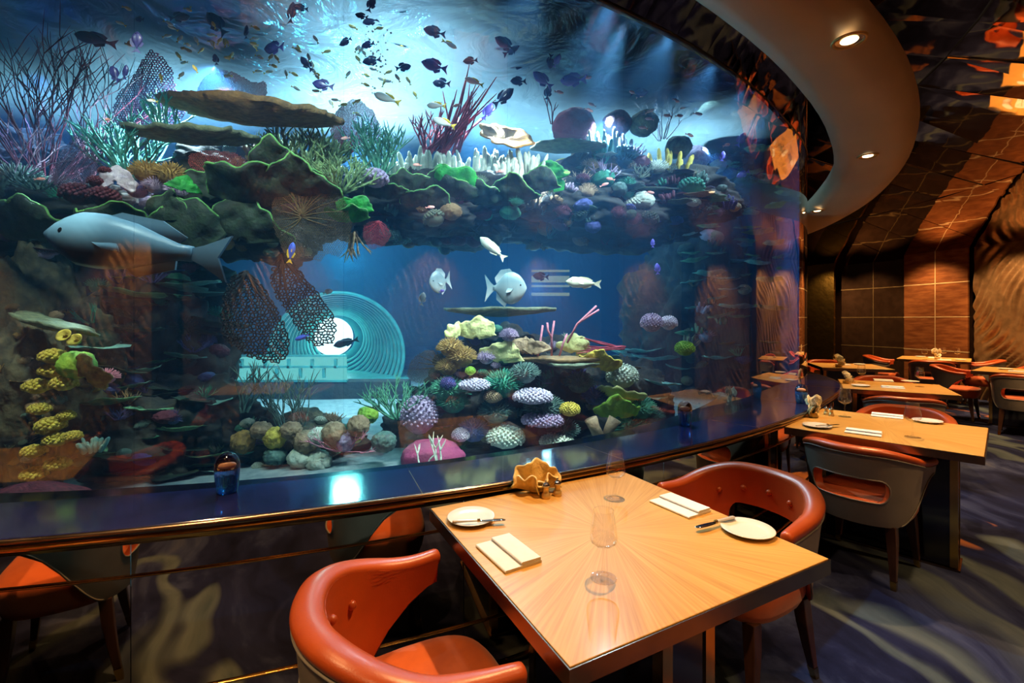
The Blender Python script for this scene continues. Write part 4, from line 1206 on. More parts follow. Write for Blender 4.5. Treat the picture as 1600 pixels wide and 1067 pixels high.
# ---- reef rock -------------------------------------------------------------
def rock(px, py, Y, rx, ry, rz, seed, label, m=M_rock, sub=6, amp=0.34):
    V, Fc = rock_mesh(rx, ry, rz, seed, sub, amp); p = at(px, py, Y)
    dx, dy = V[:, 0] + p.x - CX, V[:, 1] + p.y - CY; R_ = np.hypot(dx, dy); T_ = np.degrees(np.arctan2(dy, dx))
    lim = np.where(T_ > -20, 5.55, np.interp(T_, [-100, -60, -47, -36, -28, -20], [5.3, 5.3, 5.36, 5.48, 5.62, 5.62]))
    k_ = np.minimum(1.0, lim / R_); V[:, 0] = CX + dx * k_ - p.x; V[:, 1] = CY + dy * k_ - p.y
    ROCKS.append(BVHTree.FromPolygons([(v[0] + p.x, v[1] + p.y, v[2] + p.z) for v in V], Fc))
    return tag(obj('reef_rock', V, Fc, m, loc=p), label, 'rock')
ROCKS = []
def on_rock(px, py, Y=None, out=0.0):
    """first reef surface met behind a point of the picture, else the point Y metres away"""
    o = Vector((0, 0, HC)); d = (at(px, py, 1.0) - o).normalized(); best = None
    for b in ROCKS:
        h = b.ray_cast(o, d)
        if h[0] is not None and (best is None or h[3] < best[3]): best = h
    if best is None: return at(px, py, Y) if Y else None
    return best[0] - d * out
rock(205, 560, 3.75, 0.72, 0.62, 1.0, 1, 'dark reef rock column on the left from the overhang to the sand')
rock(60, 600, 3.05, 0.40, 0.36, 0.85, 2, 'sunlit olive rock face on the left covered in yellow coral heads', M_rock2)
rock(95, 345, 3.5, 0.95, 0.62, 0.30, 3, 'dark overhanging reef rock at upper left behind the big blue wrasse')
rock(400, 318, 3.7, 0.72, 0.55, 0.40, 4, 'dark reef overhang under the big brown table coral')
rock(660, 330, 4.1, 0.95, 0.55, 0.30, 5, 'dark middle reef overhang under the row of cream finger corals')
rock(930, 322, 4.6, 1.15, 0.60, 0.42, 6, 'dark reef overhang at the right of the cream finger corals')
rock(1110, 470, 6.2, 0.98, 0.55, 1.28, 7, 'tall dark reef wall at the right end of the aquarium', sub=6)
rock(800, 640, 4.2, 0.80, 0.50, 0.72, 8, 'dark central rock pile carrying lemon cups and mixed corals', sub=6)
rock(700, 690, 4.0, 0.55, 0.40, 0.42, 9, 'low dark rock at the left foot of the central coral pile')
rock(960, 640, 4.5, 0.55, 0.40, 0.48, 10, 'low dark rock at the right foot of the central coral pile')
rock(270, 690, 3.4, 0.62, 0.40, 0.42, 11, 'low dark rock at the foot of the left reef column')
rock(455, 700, 3.6, 0.52, 0.36, 0.24, 12, 'low rock mound between the reef column and the blue sand', M_rock2)
rock(40, 265, 3.9, 0.5, 0.4, 0.30, 13, 'dim rock hump at far upper left behind the red gorgonian bush')
rock(1150, 285, 5.9, 0.62, 0.40, 0.36, 14, 'shadowed rock crest at the upper right of the reef wall')
# ---------------------------------------------------------------- corals and sea fans
def sz(n, Y): return n * Y / F
ORD = ['leftmost', 'second from left', 'third from left', 'fourth from left', 'fifth from left', 'sixth from left', 'seventh from left', 'eighth from left', 'ninth from left', 'tenth from left', 'eleventh from left', 'twelfth from left']
LAND = [('the purple sea fan', 222, 140), ('the big brown table coral', 392, 175), ('the crimson sea whips', 705, 170), ('the cream finger corals', 720, 255), ('the orange sponge', 790, 218),
        ('the white gorgonian', 1035, 170), ('the yellow finger coral', 1042, 255), ('the red gorgonian bush', 60, 210), ('the hanging black sea fans', 430, 490), ('the flat table coral', 779, 482),
        ('the lemon cup corals', 765, 530), ('the bright water surface', 560, 120), ('the curved top rim of the aquarium', 1120, 95), ('the olive brown sea fan', 485, 330), ('the round lit tunnel', 540, 520),
        ('the teal staghorn', 195, 235), ('the big blue wrasse', 215, 380), ('the olive rock with yellow corals', 70, 640), ('the upright frame of the aquarium', 1262, 300), ('the pink whip corals', 880, 520), ('the sand patch', 590, 715),
        ('the dark overhang', 980, 330), ('the blue paperweight at right', 1070, 640), ('the blue paperweight at left', 355, 735)]
PENDING = []
def later(o, phrase, px, py, cat, group=None):
    PENDING.append((o, phrase, px, py)); o['category'] = cat
    if group: o['group'] = group
    return o
def name_all():
    buckets = {}
    for o, ph, x, y in PENDING:
        l = min(LAND, key=lambda q: math.hypot(q[1] - x, (q[2] - y)))
        dx, dy = x - l[1], y - l[2]
        dr = ('above' if dy < 0 else 'below') if abs(dy) > abs(dx) else ('left of' if dx < 0 else 'right of')
        buckets.setdefault((ph, dr, l[0]), []).append((x, y, o))
    for (ph, dr, l), v in buckets.items():
        v.sort(key=lambda q: q[0])
        for i, (x, y, o) in enumerate(v):
            tail = '' if len(v) == 1 else ', ' + (ORD[i] if i < len(ORD) else '%dth from left' % (i + 1))
            o['label'] = '%s %s %s%s' % (ph, dr, l, tail)

# -- upper left
Y = 3.2
coral('gorgonian_bush', branch_mesh(1, 34, sz(225, Y), 0.75, 0.0065, 3, 0.75, 4, 0.2), M_darkred, at(70, 288, Y), 'dark red gorgonian bush with many thin upright branches at the far left', 'coral')
coral('gorgonian_twigs', branch_mesh(2, 5, sz(190, 3.1), 0.45, 0.006, 3, 0.9, 4, 0.22), M_twig, at(140, 245, 3.1), 'sparse violet twig coral between the red bush and the purple fan')
coral('gorgonian_twigs', branch_mesh(22, 7, sz(95, 2.9), 1.0, 0.005, 3, 0.3, 4, 0.25), M_twig, at(18, 275, 2.9), 'pale tangled twig coral low in front of the red gorgonian bush')
fan('large purple sea fan with fine white dotted net, standing at upper left', outl([(172, 188), (175, 152), (195, 127), (222, 97), (236, 76), (255, 85), (268, 115), (268, 150), (285, 165), (262, 195), (240, 203), (200, 208), (178, 202)], (215, 222), 3.4), 0.022, 3, M_purplefan, at(215, 222, 3.4), r=0.0048, rv=0.008)
fan('dusky lilac sea fan leaning right in front of the red bush', outl([(66, 290), (80, 268), (100, 230), (115, 200), (135, 193), (152, 205), (147, 235), (142, 270), (122, 294), (90, 302)], (82, 300), 2.95), 0.013, 4, M_lilacfan, at(82, 300, 2.95), r=0.0018)
fan('red sea fan rising behind the big brown table coral', outl([(298, 160), (300, 135), (315, 118), (340, 109), (370, 113), (395, 127), (412, 119), (414, 137), (405, 160), (380, 170), (320, 170)], (350, 172), 3.7), 0.014, 5, M_redfan, at(350, 172, 3.7), r=0.0040)
coral('table_coral', plate_mesh(sz(134, 3.05), 0.11, 1, 0.07, rough=2.6, na=90, nr=12), M_plate, at(393, 168, 3.05), 'big brown table coral with bumpy top spreading at upper left', rot=(0.0, 0.10, 0.0)).scale = (1, 0.34, 1)
coral('table_coral', plate_mesh(sz(98, 3.0), 0.07, 2, 0.10, rough=2.6, na=80, nr=10), M_plateg, at(305, 207, 3.0), 'grey green table coral just below the big brown one', rot=(0, 0.03, 0.1)).scale = (1, 0.36, 1)
coral('staghorn_coral', branch_mesh(5, 34, sz(95, 3.1), 0.8, 0.0105, 3, 0.55, 5, 0.22), M_teal, at(205, 275, 3.1), 'teal staghorn coral below the purple sea fan')
coral('staghorn_coral', branch_mesh(6, 14, sz(70, 3.0), 0.9, 0.009, 3, 0.5, 5, 0.22), M_teal, at(265, 212, 3.05), 'small teal staghorn poking out over the grey green table coral')
coral('vase_sponge', cup_mesh(sz(24, 2.8), 3, 4.4, 0.16, 0.25), M_white, at(180, 285, 2.75), 'pinkish white vase sponge with flared rim beside the lilac fan', 'sponge', rot=(0.1, 0, 0.3), sol=0.012)
for i, (x, y, r) in enumerate(((123, 305, 22), (163, 309, 20), (152, 285, 12), (165, 268, 9))):
    later(coral('knob_coral', knobs_mesh(sz(r, 2.75), 90, sz(r, 2.75) * .16, i), M_maroon, at(x, y, 2.75), ''), 'round maroon knob coral', x, y, 'coral', 'maroon knob corals')
for i, (x, y, r, m) in enumerate(((28, 292, 40, M_bush), (62, 305, 32, M_bush), (8, 312, 22, M_goldbr), (98, 312, 20, M_emer), (232, 272, 24, M_goldbr), (268, 276, 24, M_goldbr), (245, 292, 18, M_mauve), (285, 300, 22, M_mauve), (215, 298, 18, M_blueC))):
    later(coral('bush_coral', spiky_mesh(sz(r, 2.9), 150, sz(r, 2.9) * .42, i, 0.8, sz(r, 2.9) * .05), m, at(x, y, 2.95), ''), {M_bush: 'murky blue green bush coral', M_goldbr: 'golden brown bush coral', M_emer: 'emerald bush coral', M_mauve: 'mauve bush coral', M_blueC: 'dark indigo bush coral'}[m], x, y, 'coral')
# leaf corals with bright rims
def leaf(px, py, Y, w, seed, phrase, rot, m=M_leaf, rm=M_leafrim, span=2.8, sc=(1, 1, 1), rim=0.006):
    R = sz(w, Y)
    V, Fc = cup_mesh(R, seed, span, 0.10, 0.22)
    o = obj('leaf_coral', V, Fc, m, loc=at(px, py, Y), rot=rot); mod(o, 'SOLIDIFY', thickness=max(0.008, 0.05 * R), offset=0); o.scale = sc
    edge = [V[i * 14 + 13] for i in range(44)]
    obj('rim', *tube(edge, rim * R / 0.2, 5), rm, o)
    return later(o, phrase, px, py, 'coral')
PI = math.pi
for a in ((58, 378, 2.75, 70, 1, (0.9, 0, 0.0)), (186, 372, 2.75, 56, 2, (0.9, 0, 0.15)), (252, 345, 2.8, 44, 3, (0.1, 0.2, -0.2)), (310, 400, 2.85, 84, 4, (0.35, -0.5, 0.1)),
          (322, 315, 2.95, 50, 5, (0.2, -0.3, 0.2)), (392, 325, 2.9, 72, 6, (0.8, 0.1, 0.0)), (438, 290, 2.95, 60, 7, (0.95, 0.1, 0.1)), (470, 312, 2.9, 62, 8, (0.9, 0.2, 0)),
          (642, 312, 3.55, 42, 9, (0.7, -.1, 0.2)), (600, 312, 3.5, 34, 10, (1.0, .1, 0)), (700, 318, 3.6, 46, 11, (0.8, .1, -.1)), (748, 322, 3.65, 40, 12, (0.9, 0, .1)), (800, 318, 3.7, 42, 13, (.95, .1, 0)),
          (840, 300, 3.8, 36, 14, (.8, 0, 0.1)), (668, 330, 3.55, 40, 15, (1.0, 0, 0)), (380, 380, 2.9, 66, 16, (.4, .2, 0))):
    leaf(*a[:5], 'dark green pale rimmed leaf coral', a[5])
for a in ((288, 300, 2.8, 24, 21, (0.1, 0.1, 0.8)), (556, 335, 3.05, 28, 22, (.6, 0, .1)), (548, 348, 3.0, 34, 23, (1.2, 0, 0)), (708, 300, 3.55, 40, 24, (.75, 0, 0)), (858, 282, 3.85, 28, 25, (.8, 0, 0)), (862, 300, 3.9, 24, 26, (.6, 0, .3))):
    leaf(*a[:5], 'vivid green cup coral', a[5], M_vivid, M_leafrim)
fan('broad olive brown sea fan hanging over the hanging black fans', outl([(436, 290), (462, 264), (500, 266), (526, 286), (540, 322), (546, 362), (538, 385), (530, 402), (512, 396), (498, 412), (478, 400), (456, 408), (440, 388), (422, 350), (424, 312)], (470, 338), 2.85), 0.0135, 8, M_brownfan, at(470, 338, 2.85), r=0.0015, veins=18, rv=0.006)
fan('dark red sea fan lying under the grey green table coral', outl([(285, 240), (330, 230), (380, 240), (402, 268), (412, 300), (380, 302), (340, 288), (300, 272)], (350, 296), 2.95), 0.014, 9, M_redfan, at(350, 296, 2.95), r=0.0018, rv=0.006)
fan('small red sea fan drooping from the reef beside the olive brown fan', outl([(565, 348), (598, 342), (613, 365), (602, 385), (578, 392), (566, 372)], (592, 346), 3.1), 0.013, 10, M_redwhip, at(592, 346, 3.1), r=0.0015, rv=0.005)
fan('red sea fan with dark net right of the big brown table coral', outl([(512, 205), (520, 174), (545, 155), (572, 160), (590, 185), (598, 212), (585, 222), (545, 238), (520, 228)], (548, 242), 3.7), 0.013, 11, M_redfan, at(548, 242, 3.7), r=0.0038)
fan('left one of two black sea fans hanging in front of the lit tunnel', outl([(352, 437), (375, 426), (392, 425), (410, 445), (425, 470), (440, 500), (452, 530), (447, 560), (425, 572), (396, 562), (375, 546), (350, 537), (336, 502), (342, 468)], (386, 424), 2.9), 0.024, 12, M_blackfan, at(386, 424, 2.9), r=0.0050, rv=0.012, jit=0.6)
fan('right one of two black sea fans hanging in front of the lit tunnel', outl([(423, 414), (450, 400), (468, 420), (482, 440), (502, 465), (517, 490), (519, 540), (490, 546), (466, 522), (450, 492), (432, 470), (421, 440)], (440, 398), 3.0), 0.024, 13, M_blackfan, at(440, 398, 3.0), r=0.0050, rv=0.012, jit=0.6)
coral('staghorn_coral', branch_mesh(11, 70, sz(80, 3.3), 1.0, 0.012, 3, 0.5, 5, 0.2), M_greenstag, at(470, 272, 3.3), 'olive green staghorn thicket right of the big brown table coral').scale = (1.25, 0.8, 1)
coral('staghorn_coral', branch_mesh(12, 40, sz(60, 3.2), 1.1, 0.010, 3, 0.4, 5, 0.2), M_greenstag, at(532, 296, 3.15), 'lower olive green staghorn thicket above the vivid green cups')
coral('staghorn_coral', branch_mesh(13, 34, sz(85, 3.5), 0.8, 0.009, 3, 0.6, 5, 0.2), M_seagreen, at(592, 275, 3.5), 'sea green branching coral left of the row of cream fingers')
later(coral('knob_coral', knobs_mesh(sz(19, 3.3), 80, sz(3.4, 3.3), 31), M_mauve, at(586, 280, 3.3), ''), 'mauve knob coral', 586, 280, 'coral')
coral('drooping_branch_coral', branch_mesh(15, 6, sz(60, 3.0), 0.6, 0.008, 2, 0.6, 5, 0.2), M_tan, at(553, 368, 3.0), 'tan branch coral drooping below the reef overhang', rot=(PI, 0, 0))
# -- upper middle and right
for i in range(8):
    x = 626 + i * 28
    later(coral('finger_coral', fingers_mesh(40 + i, 15, sz(19, 3.8), sz(60 + 10 * ((i * 7) % 3 - 1), 3.8), 0.021, 0.3, 7, 0.7), M_cream, at(x, 288 - (i % 2) * 5, 3.75 + 0.05 * (i % 3)), ''), 'clump of cream white finger coral', x, 258, 'coral', 'cream finger corals on the reef shelf')
def whips(seed, n, pts, spread, Y, r):
    rn = random.Random(seed); parts = []
    for k in range(n):
        bx, by, tx, ty = pts[k % len(pts)]
        b = Vector((rn.uniform(-spread, spread), rn.uniform(-.06, .06), 0)); t = Vector((sz(tx, Y) + rn.uniform(-1, 1) * spread * 1.6, rn.uniform(-.2, .2), sz(ty, Y) * rn.uniform(.6, 1.05)))
        m = b.lerp(t, .5) + Vector((rn.uniform(-.04, .04), 0, 0))
        b = b + Vector((sz(bx, Y), 0, sz(by, Y)))
        parts.append(tube([b, b.lerp(m, .6), m, m.lerp(t, .6), t], [r, r, r * .9, r * .8, r * .3], 5))
    return join(parts)
coral('sea_whip', whips(1, 34, ((0, 0, 45, 110), (-10, 0, 62, 125), (5, 0, 30, 80), (-20, 0, 20, 95)), 0.10, 3.85, 0.0085), M_redwhip, at(700, 238, 3.85), 'tall crimson sea whip cluster leaning right above the cream finger corals')
coral('sea_whip', branch_mesh(17, 9, sz(70, 3.85), 0.6, 0.011, 3, 0.9, 5, 0.15), M_redwhip, at(668, 238, 3.85), 'shorter branching crimson whip coral left of the tall cluster')
coral('sea_whip', branch_mesh(18, 3, sz(60, 4.0), 0.35, 0.006, 2, 1.0, 5, 0.15), M_darkred, at(862, 190, 4.1), 'thin dark red whip standing right of the orange sponge')
coral('ear_sponge', plate_mesh(sz(42, 3.8), 0.03, 7, 0.2, cone=0.12), M_orangesp, at(790, 216, 3.8), 'orange ear sponge with ruffled edge behind the cream finger corals', 'sponge', rot=(0.75, 0.1, 0.2))
for x, y, w, yy, lab, m in ((888, 228, 58, 4.1, 'dark table coral right of the orange sponge', M_plateg), (1010, 300, 60, 4.3, 'dark sloping table coral below the yellow finger coral', M_leaf), (930, 285, 45, 4.2, 'dull brown table coral below the cream tubes at right', M_plate)):
    coral('table_coral', plate_mesh(sz(w, yy), 0.05, int(x), 0.08), m, at(x, y, yy), lab).scale = (1, 0.5, 1)
later(coral('finger_coral', fingers_mesh(60, 22, sz(40, 4.4), sz(42, 4.4), 0.018, 0.15, 6, 0.5), M_cream, at(945, 240, 4.4), ''), 'pale upright tube coral row', 945, 230, 'coral')
later(coral('finger_coral', fingers_mesh(61, 20, sz(34, 4.4), sz(46, 4.4), 0.022, 0.5, 6, 0.7), M_yellow, at(1040, 278, 4.4), ''), 'yellow finger coral', 1040, 262, 'coral')
coral('white_gorgonian', branch_mesh(62, 9, sz(85, 4.7), 0.7, 0.006, 3, 0.7, 4, 0.15), M_white, at(1034, 215, 4.7), 'white branching gorgonian on the crest of the reef at upper right')
for i, (x, y, r, m) in enumerate(((898, 200, 33, M_darkred), (964, 193, 22, M_maroon), (1006, 193, 22, M_plateg), (915, 250, 24, M_tan), (1085, 248, 26, M_mauve), (880, 262, 16, M_yellow), (1110, 180, 26, M_bush), (1150, 190, 20, M_tan), (1060, 230, 20, M_bush), (985, 250, 20, M_bush))):
    later(coral('brain_coral', brain_mesh(sz(r, 4.5), i, .85, 6, .05), m, at(x, y, 4.5 if x < 1080 else 5.3), ''), {M_darkred: 'dark red boulder coral', M_maroon: 'maroon boulder coral', M_plateg: 'grey green boulder coral', M_tan: 'tan boulder coral', M_mauve: 'mauve boulder coral', M_yellow: 'small yellow boulder coral', M_bush: 'murky boulder coral'}[m], x, y, 'coral')
# -- thin shelf corals: right wall, left column
rn = random.Random(11); P0 = [plate_mesh(0.2, 0.014, 50 + i, 0.22, 30, 5, 0.12) for i in range(5)]
pm = {}
def shelf(px, py, Y, w, m, phrase, group, k):
    key = (k % 5, m.name)
    if key not in pm:
        o = obj('shelf_coral', *P0[k % 5], m); pm[key] = o
    else:
        o = pm[key].copy(); COL.objects.link(o)
    p_ = on_rock(px, py, Y, 0.01); o.location = p_; s = sz(w, p_.y) / 0.2; o.scale = (s, s * 0.75, s * rn.uniform(.7, 1.3)); o.rotation_euler = (rn.uniform(-.22, .12), rn.uniform(-.16, .16), rn.uniform(-.4, .4))
    return later(o, phrase, px, py, 'coral', group)
def wallY(px, py): return 5.55 + 0.35 * math.cos(px * .05 + py * .03)
for i in range(64):
    x = rn.uniform(1075, 1248); y = rn.uniform(150, 560)
    if x < 1130 and y < 190: y += 60
    shelf(x, y, min(5.75, wallY(x, y)) if x < 1200 else 5.5, rn.uniform(10, 26), (M_thin, M_thinb)[i % 2], ('thin green shelf coral', 'thin blue green shelf coral')[i % 2], 'thin shelf corals on the right reef wall', i)
for i in range(34):
    x = rn.uniform(150, 335); y = rn.uniform(430, 745)
    shelf(x, y, 2.95 + rn.uniform(-.12, .25), rn.uniform(22, 52), (M_leaf, M_thin, M_thinb, M_leaf)[i % 4], ('dark green shelf coral', 'thin green shelf coral', 'thin blue green shelf coral', 'dark green shelf coral')[i % 4], 'thin shelf corals on the left reef column', i)
for i, (x, y, w) in enumerate(((1000, 548, 36), (1025, 560, 34), (985, 555, 30), (1035, 600, 26), (1060, 575, 22), (1010, 620, 30), (945, 560, 26))):
    shelf(x, y, 4.1, w, M_thinb, 'blue green shelf coral', None, i)
# -- left yellow rock
YL = 2.62
for i, (x, y, r) in enumerate(((83, 558, 16), (83, 580, 16), (58, 605, 16), (62, 640, 13), (80, 665, 17), (88, 688, 15), (53, 706, 14), (90, 726, 15), (53, 742, 15), (104, 650, 11), (114, 682, 11), (75, 672, 12), (100, 600, 16))):
    later(coral('yellow_coral_head', knobs_mesh(sz(r, YL), 60, sz(r, YL) * .2, i, 0.7), M_yellow, at(x, y, YL + .02 * math.sin(i)), ''), 'bumpy yellow coral head', x, y, 'coral', 'yellow coral heads on the olive rock')
later(coral('brain_coral', brain_mesh(sz(24, YL), 3, .9, 7), M_lime, at(120, 570, YL), ''), 'lime green boulder coral', 120, 570, 'coral')
later(coral('cup_coral', cup_mesh(sz(32, YL), 5, 4.2, .1, .3), M_goldbr, at(134, 590, YL - .05), '', rot=(.5, 0.6, 0), sol=.012), 'golden brown cup coral with a yellow edge', 134, 580, 'coral')
for i, (x, y) in enumerate(((100, 524), (117, 531))):
    later(coral('cup_coral', lathe([(0.004, -.03), (.02, -.02), (sz(9, YL), 0), (sz(10.5, YL), .006), (sz(8, YL), .004), (.012, -.012)], 20), M_yellow, at(x, y, YL - .04), '', rot=(1.0, 0.2, 0)), 'small open yellow cup coral', x, y, 'coral')
coral('table_coral', plate_mesh(sz(62, YL), 0.05, 77, 0.2), M_plateg, at(82, 502, 2.7), 'knobbly olive shelf on top of the rock with yellow corals', rot=(0, .25, 0)).scale = (1, .5, 1)
coral('encrusting_coral', plate_mesh(sz(95, 2.55), 0.06, 78, 0.15, cone=-.35), M_maroon, at(60, 752, 2.5), 'speckled maroon crust coral on the bottom at the far left').scale = (1, .4, 1)
coral('pink_bush_coral', spiky_mesh(sz(16, 2.8), 80, .03, 79), M_pinkc, at(165, 590, 2.78), 'dusky pink bush coral right of the golden brown cup')
later(coral('finger_coral', fingers_mesh(80, 16, sz(14, YL), sz(26, YL), .010, .5), M_thinb, at(146, 705, YL), ''), 'blue green finger coral', 146, 695, 'coral')
# -- central pile
YP = 3.62
coral('table_coral', plate_mesh(sz(86, 3.75), 0.075, 90, 0.07), M_plateg, at(779, 481, 3.8), 'flat dark table coral on top of the central pile below the batfish').scale = (1, 0.45, 1)
coral('cup_coral', cup_mesh(sz(36, YP), 31, 2.7, .10, .2), M_lemon, at(744, 531, YP), 'large lemon yellow cup coral under the flat table coral, upper one', rot=(0.25, 0, 0), sol=.014)
coral('cup_coral', cup_mesh(sz(35, 3.5), 32, 2.9, .08, .2), M_lemon, at(783, 567, 3.5), 'large lemon yellow cup coral lower right in the central pile', rot=(0.3, .1, 0), sol=.014)
coral('cup_coral', cup_mesh(sz(24, YP), 33, 2.0, .10, .3), M_lemon, at(716, 528, YP - .03), 'narrow lemon cup coral seen edge on at the left of the pile', rot=(0.2, -.5, .9), sol=.012)
coral('cup_coral', cup_mesh(sz(28, 3.75), 34, 3.6, .08, .35), M_lemon, at(897, 552, 3.78), 'yellow cup coral behind the pink whip corals', rot=(0.5, .4, .3), sol=.014)
coral('cup_coral', cup_mesh(sz(30, 3.6), 35, 3.6, .08, .4), M_yellow, at(935, 575, 3.6), 'dark hollow cup coral with bright yellow rim right of the pink whips', rot=(1.0, .3, 0), sol=.012)
coral('lettuce_coral', join([xf(cup_mesh(sz(26, 3.6), 40 + k, 2.4, .14, .2), (sz(dx, 3.6), dy, 0), rz) for k, (dx, dy, rz) in enumerate(((-16, 0, .4), (2, .03, -.2), (16, -.03, -.5), (8, .06, .8)))]), M_tan, at(818, 555, 3.62), 'tan ruffled lettuce coral right of the upper lemon cups', sol=.01)
coral('pink_whip_coral', join([tube([(sz(a, YP), 0, sz(-b, YP)) for a, b in q], .009, 6) for q in (((0, 0), (4, -20), (8, -48)), ((22, 0), (22, -30), (26, -55)), ((22, -28), (16, -40), (15, -52)), ((34, 0), (40, -20), (46, -34)), ((46, -20), (62, -50), (92, -78)), ((62, -50), (80, -62), (96, -72)))]), M_pinkc, at(840, 556, YP), 'pink whip corals standing on the dark plate of the central pile')
coral('sea_whip', whips(5, 12, ((0, 0, -70, 18), (0, 4, -60, 4), (0, 0, -75, -6)), .02, 3.7, .006), M_redwhip, at(975, 545, 3.7), 'thin crimson whips lying sideways right of the pink whip corals')
coral('table_coral', plate_mesh(sz(72, 3.6), 0.06, 93, 0.08), M_plate, at(880, 558, 3.65), 'dark plate coral carrying the pink whip corals').scale = (1, .5, 1)
coral('table_coral', plate_mesh(sz(38, 3.5), 0.04, 94, 0.10), M_plateg, at(895, 568, 3.5), 'grey plate coral tucked below the plate with pink whips').scale = (1, .5, 1)
fan('golden brown sea fan at the left flank of the central pile', outl([(628, 592), (640, 560), (664, 545), (692, 548), (694, 585), (660, 604)], (690, 572), 3.5), 0.014, 21, M_brownfan, at(690, 572, 3.5), r=0.0018, rv=.006)
for i, (x, y, r, m) in enumerate(((704, 545, 20, M_goldbr), (722, 560, 22, M_goldbr), (700, 575, 18, M_goldbr), (785, 603, 30, M_emer), (760, 560, 14, M_mauve), (795, 525, 14, M_mauve), (700, 610, 26, M_seagreen), (708, 630, 24, M_emer), (820, 585, 22, M_bush), (850, 640, 30, M_bush), (775, 645, 26, M_bush), (905, 600, 24, M_bush), (985, 668, 30, M_emer), (930, 620, 22, M_blueC), (740, 675, 24, M_blueC), (880, 675, 24, M_bush), (1000, 640, 26, M_seagreen), (1020, 650, 18, M_bush))):
    later(coral('bush_coral', spiky_mesh(sz(r, 3.5), 170, sz(r, 3.5) * .38, i + 50, .8, sz(r, 3.5) * .05), m, at(x, y, 3.5 if x < 900 else 3.75), ''), {M_goldbr: 'golden brown bush coral', M_emer: 'emerald bush coral', M_mauve: 'mauve bush coral', M_seagreen: 'sea green bush coral', M_bush: 'murky blue green bush coral', M_blueC: 'dark indigo bush coral'}[m], x, y, 'coral')
for i, (x, y, r, m, q) in enumerate(((655, 650, 28, M_mauve, 1.1), (790, 684, 29, M_cream, .6), (832, 620, 30, M_white, .4), (848, 656, 32, M_mauve, .35), (742, 602, 24, M_white, .4), (735, 580, 8, M_lime, .9), (972, 588, 26, M_cream, .8), (1018, 505, 18, M_mauve, .9), (1045, 505, 14, M_white, .9), (720, 680, 14, M_white, .8), (870, 690, 26, M_cream, .45), (1070, 545, 16, M_lime, .8), (890, 640, 16, M_yellow, .7), (700, 600, 12, M_blueC, .9), (770, 620, 14, M_tan, .8))):
    later(coral('knob_coral', knobs_mesh(sz(r, 3.45), 150, sz(r, 3.45) * .085, i + 70, q, -.35), m, at(x, y, 3.42 if x < 900 else 3.7), ''), {M_mauve: 'mauve knob coral', M_cream: 'cream knob coral', M_white: 'white lilac knob coral', M_lime: 'lime green bubble coral', M_yellow: 'small yellow knob coral', M_blueC: 'dark indigo knob coral', M_tan: 'tan knob coral'}[m], x, y, 'coral')
coral('staghorn_coral', branch_mesh(91, 26, sz(70, 3.45), 1.0, .008, 3, .4, 5, .2), M_seagreen, at(622, 650, 3.45), 'spiky sea green branch coral left of the mauve knob coral')
coral('boulder_coral', brain_mesh(sz(48, 3.3), 7, .62, 4, .04), M_magenta, at(676, 716, 3.3), 'broad magenta boulder coral low in the middle by the ledge')
coral('pale_branch_coral', branch_mesh(92, 3, sz(70, 3.1), .7, .008, 2, .8, 5, .15, flat=.3), M_cream, at(690, 727, 3.08), 'pale forked branch coral in front of the magenta boulder')
coral('pale_branch_coral', branch_mesh(93, 2, sz(50, 3.1), .9, .007, 2, .5, 5, .15, flat=.3), M_cream, at(660, 730, 3.06), 'small pale branch coral at the left of the magenta boulder')
coral('tube_sponge', join([tube([(0, 0, -.02), (-.06, 0, .10), (-.09, 0, .17)], [.045, .04, .05], 12), tube([(.02, 0, -.02), (.05, 0, .10), (.09, 0, .17)], [.045, .04, .05], 12)]), M_tan, at(942, 690, 3.45), 'forked tan tube sponge below the lime coral', 'sponge')
coral('cup_coral', cup_mesh(sz(34, 3.6), 36, 3.4, .08, .3), M_lime, at(965, 652, 3.6), 'bright lime green cup coral right of the pile near the ledge', rot=(.7, 0, 0), sol=.014)
coral('cup_coral', cup_mesh(sz(40, 3.7), 37, 2.8, .06, .2), M_lemon, at(962, 626, 3.75), 'pale yellow green plate coral above the lime cup', rot=(1.1, .25, 0), sol=.014)
# -- low mound by the blue sand
coral('sea_weed_coral', branch_mesh(101, 16, sz(120, 3.4), .55, .0075, 3, .8, 4, .2), M_bush, at(452, 690, 3.4), 'dark branching coral standing on the low mound before the sand')
coral('sea_weed_coral', branch_mesh(102, 7, sz(80, 3.2), .6, .0075, 3, .8, 4, .2), M_bush, at(380, 640, 3.2), 'dark branching coral at the right edge of the left reef column')
coral('pink_bush_coral', branch_mesh(103, 10, sz(60, 3.2), 1.2, .004, 3, .1, 4, .25), M_pinkc, at(535, 700, 3.2), 'thin pinkish twig coral spreading over the sand edge')
for i, (x, y, r, m) in enumerate(((380, 690, 17, M_goldbr), (408, 672, 15, M_tan), (430, 684, 16, M_yellow), (455, 672, 15, M_tan), (478, 690, 17, M_tan), (497, 682, 16, M_cream), (522, 678, 18, M_tan), (470, 715, 18, M_cream), (498, 722, 18, M_cream), (430, 712, 16, M_bush), (540, 690, 14, M_mauve), (575, 648, 18, M_lime), (560, 665, 16, M_tan), (600, 690, 18, M_bush))):
    later(coral('brain_coral', brain_mesh(sz(r, 3.2), i + 30, .85 if i % 2 else 1.0, 4.0, .14, 4), m, at(x, y, 3.2 if y > 660 else 3.8), ''), {M_goldbr: 'golden brown boulder coral', M_tan: 'tan boulder coral', M_yellow: 'small yellow boulder coral', M_cream: 'cream boulder coral', M_bush: 'murky boulder coral', M_mauve: 'mauve boulder coral', M_lime: 'lime boulder coral'}[m], x, y, 'coral')

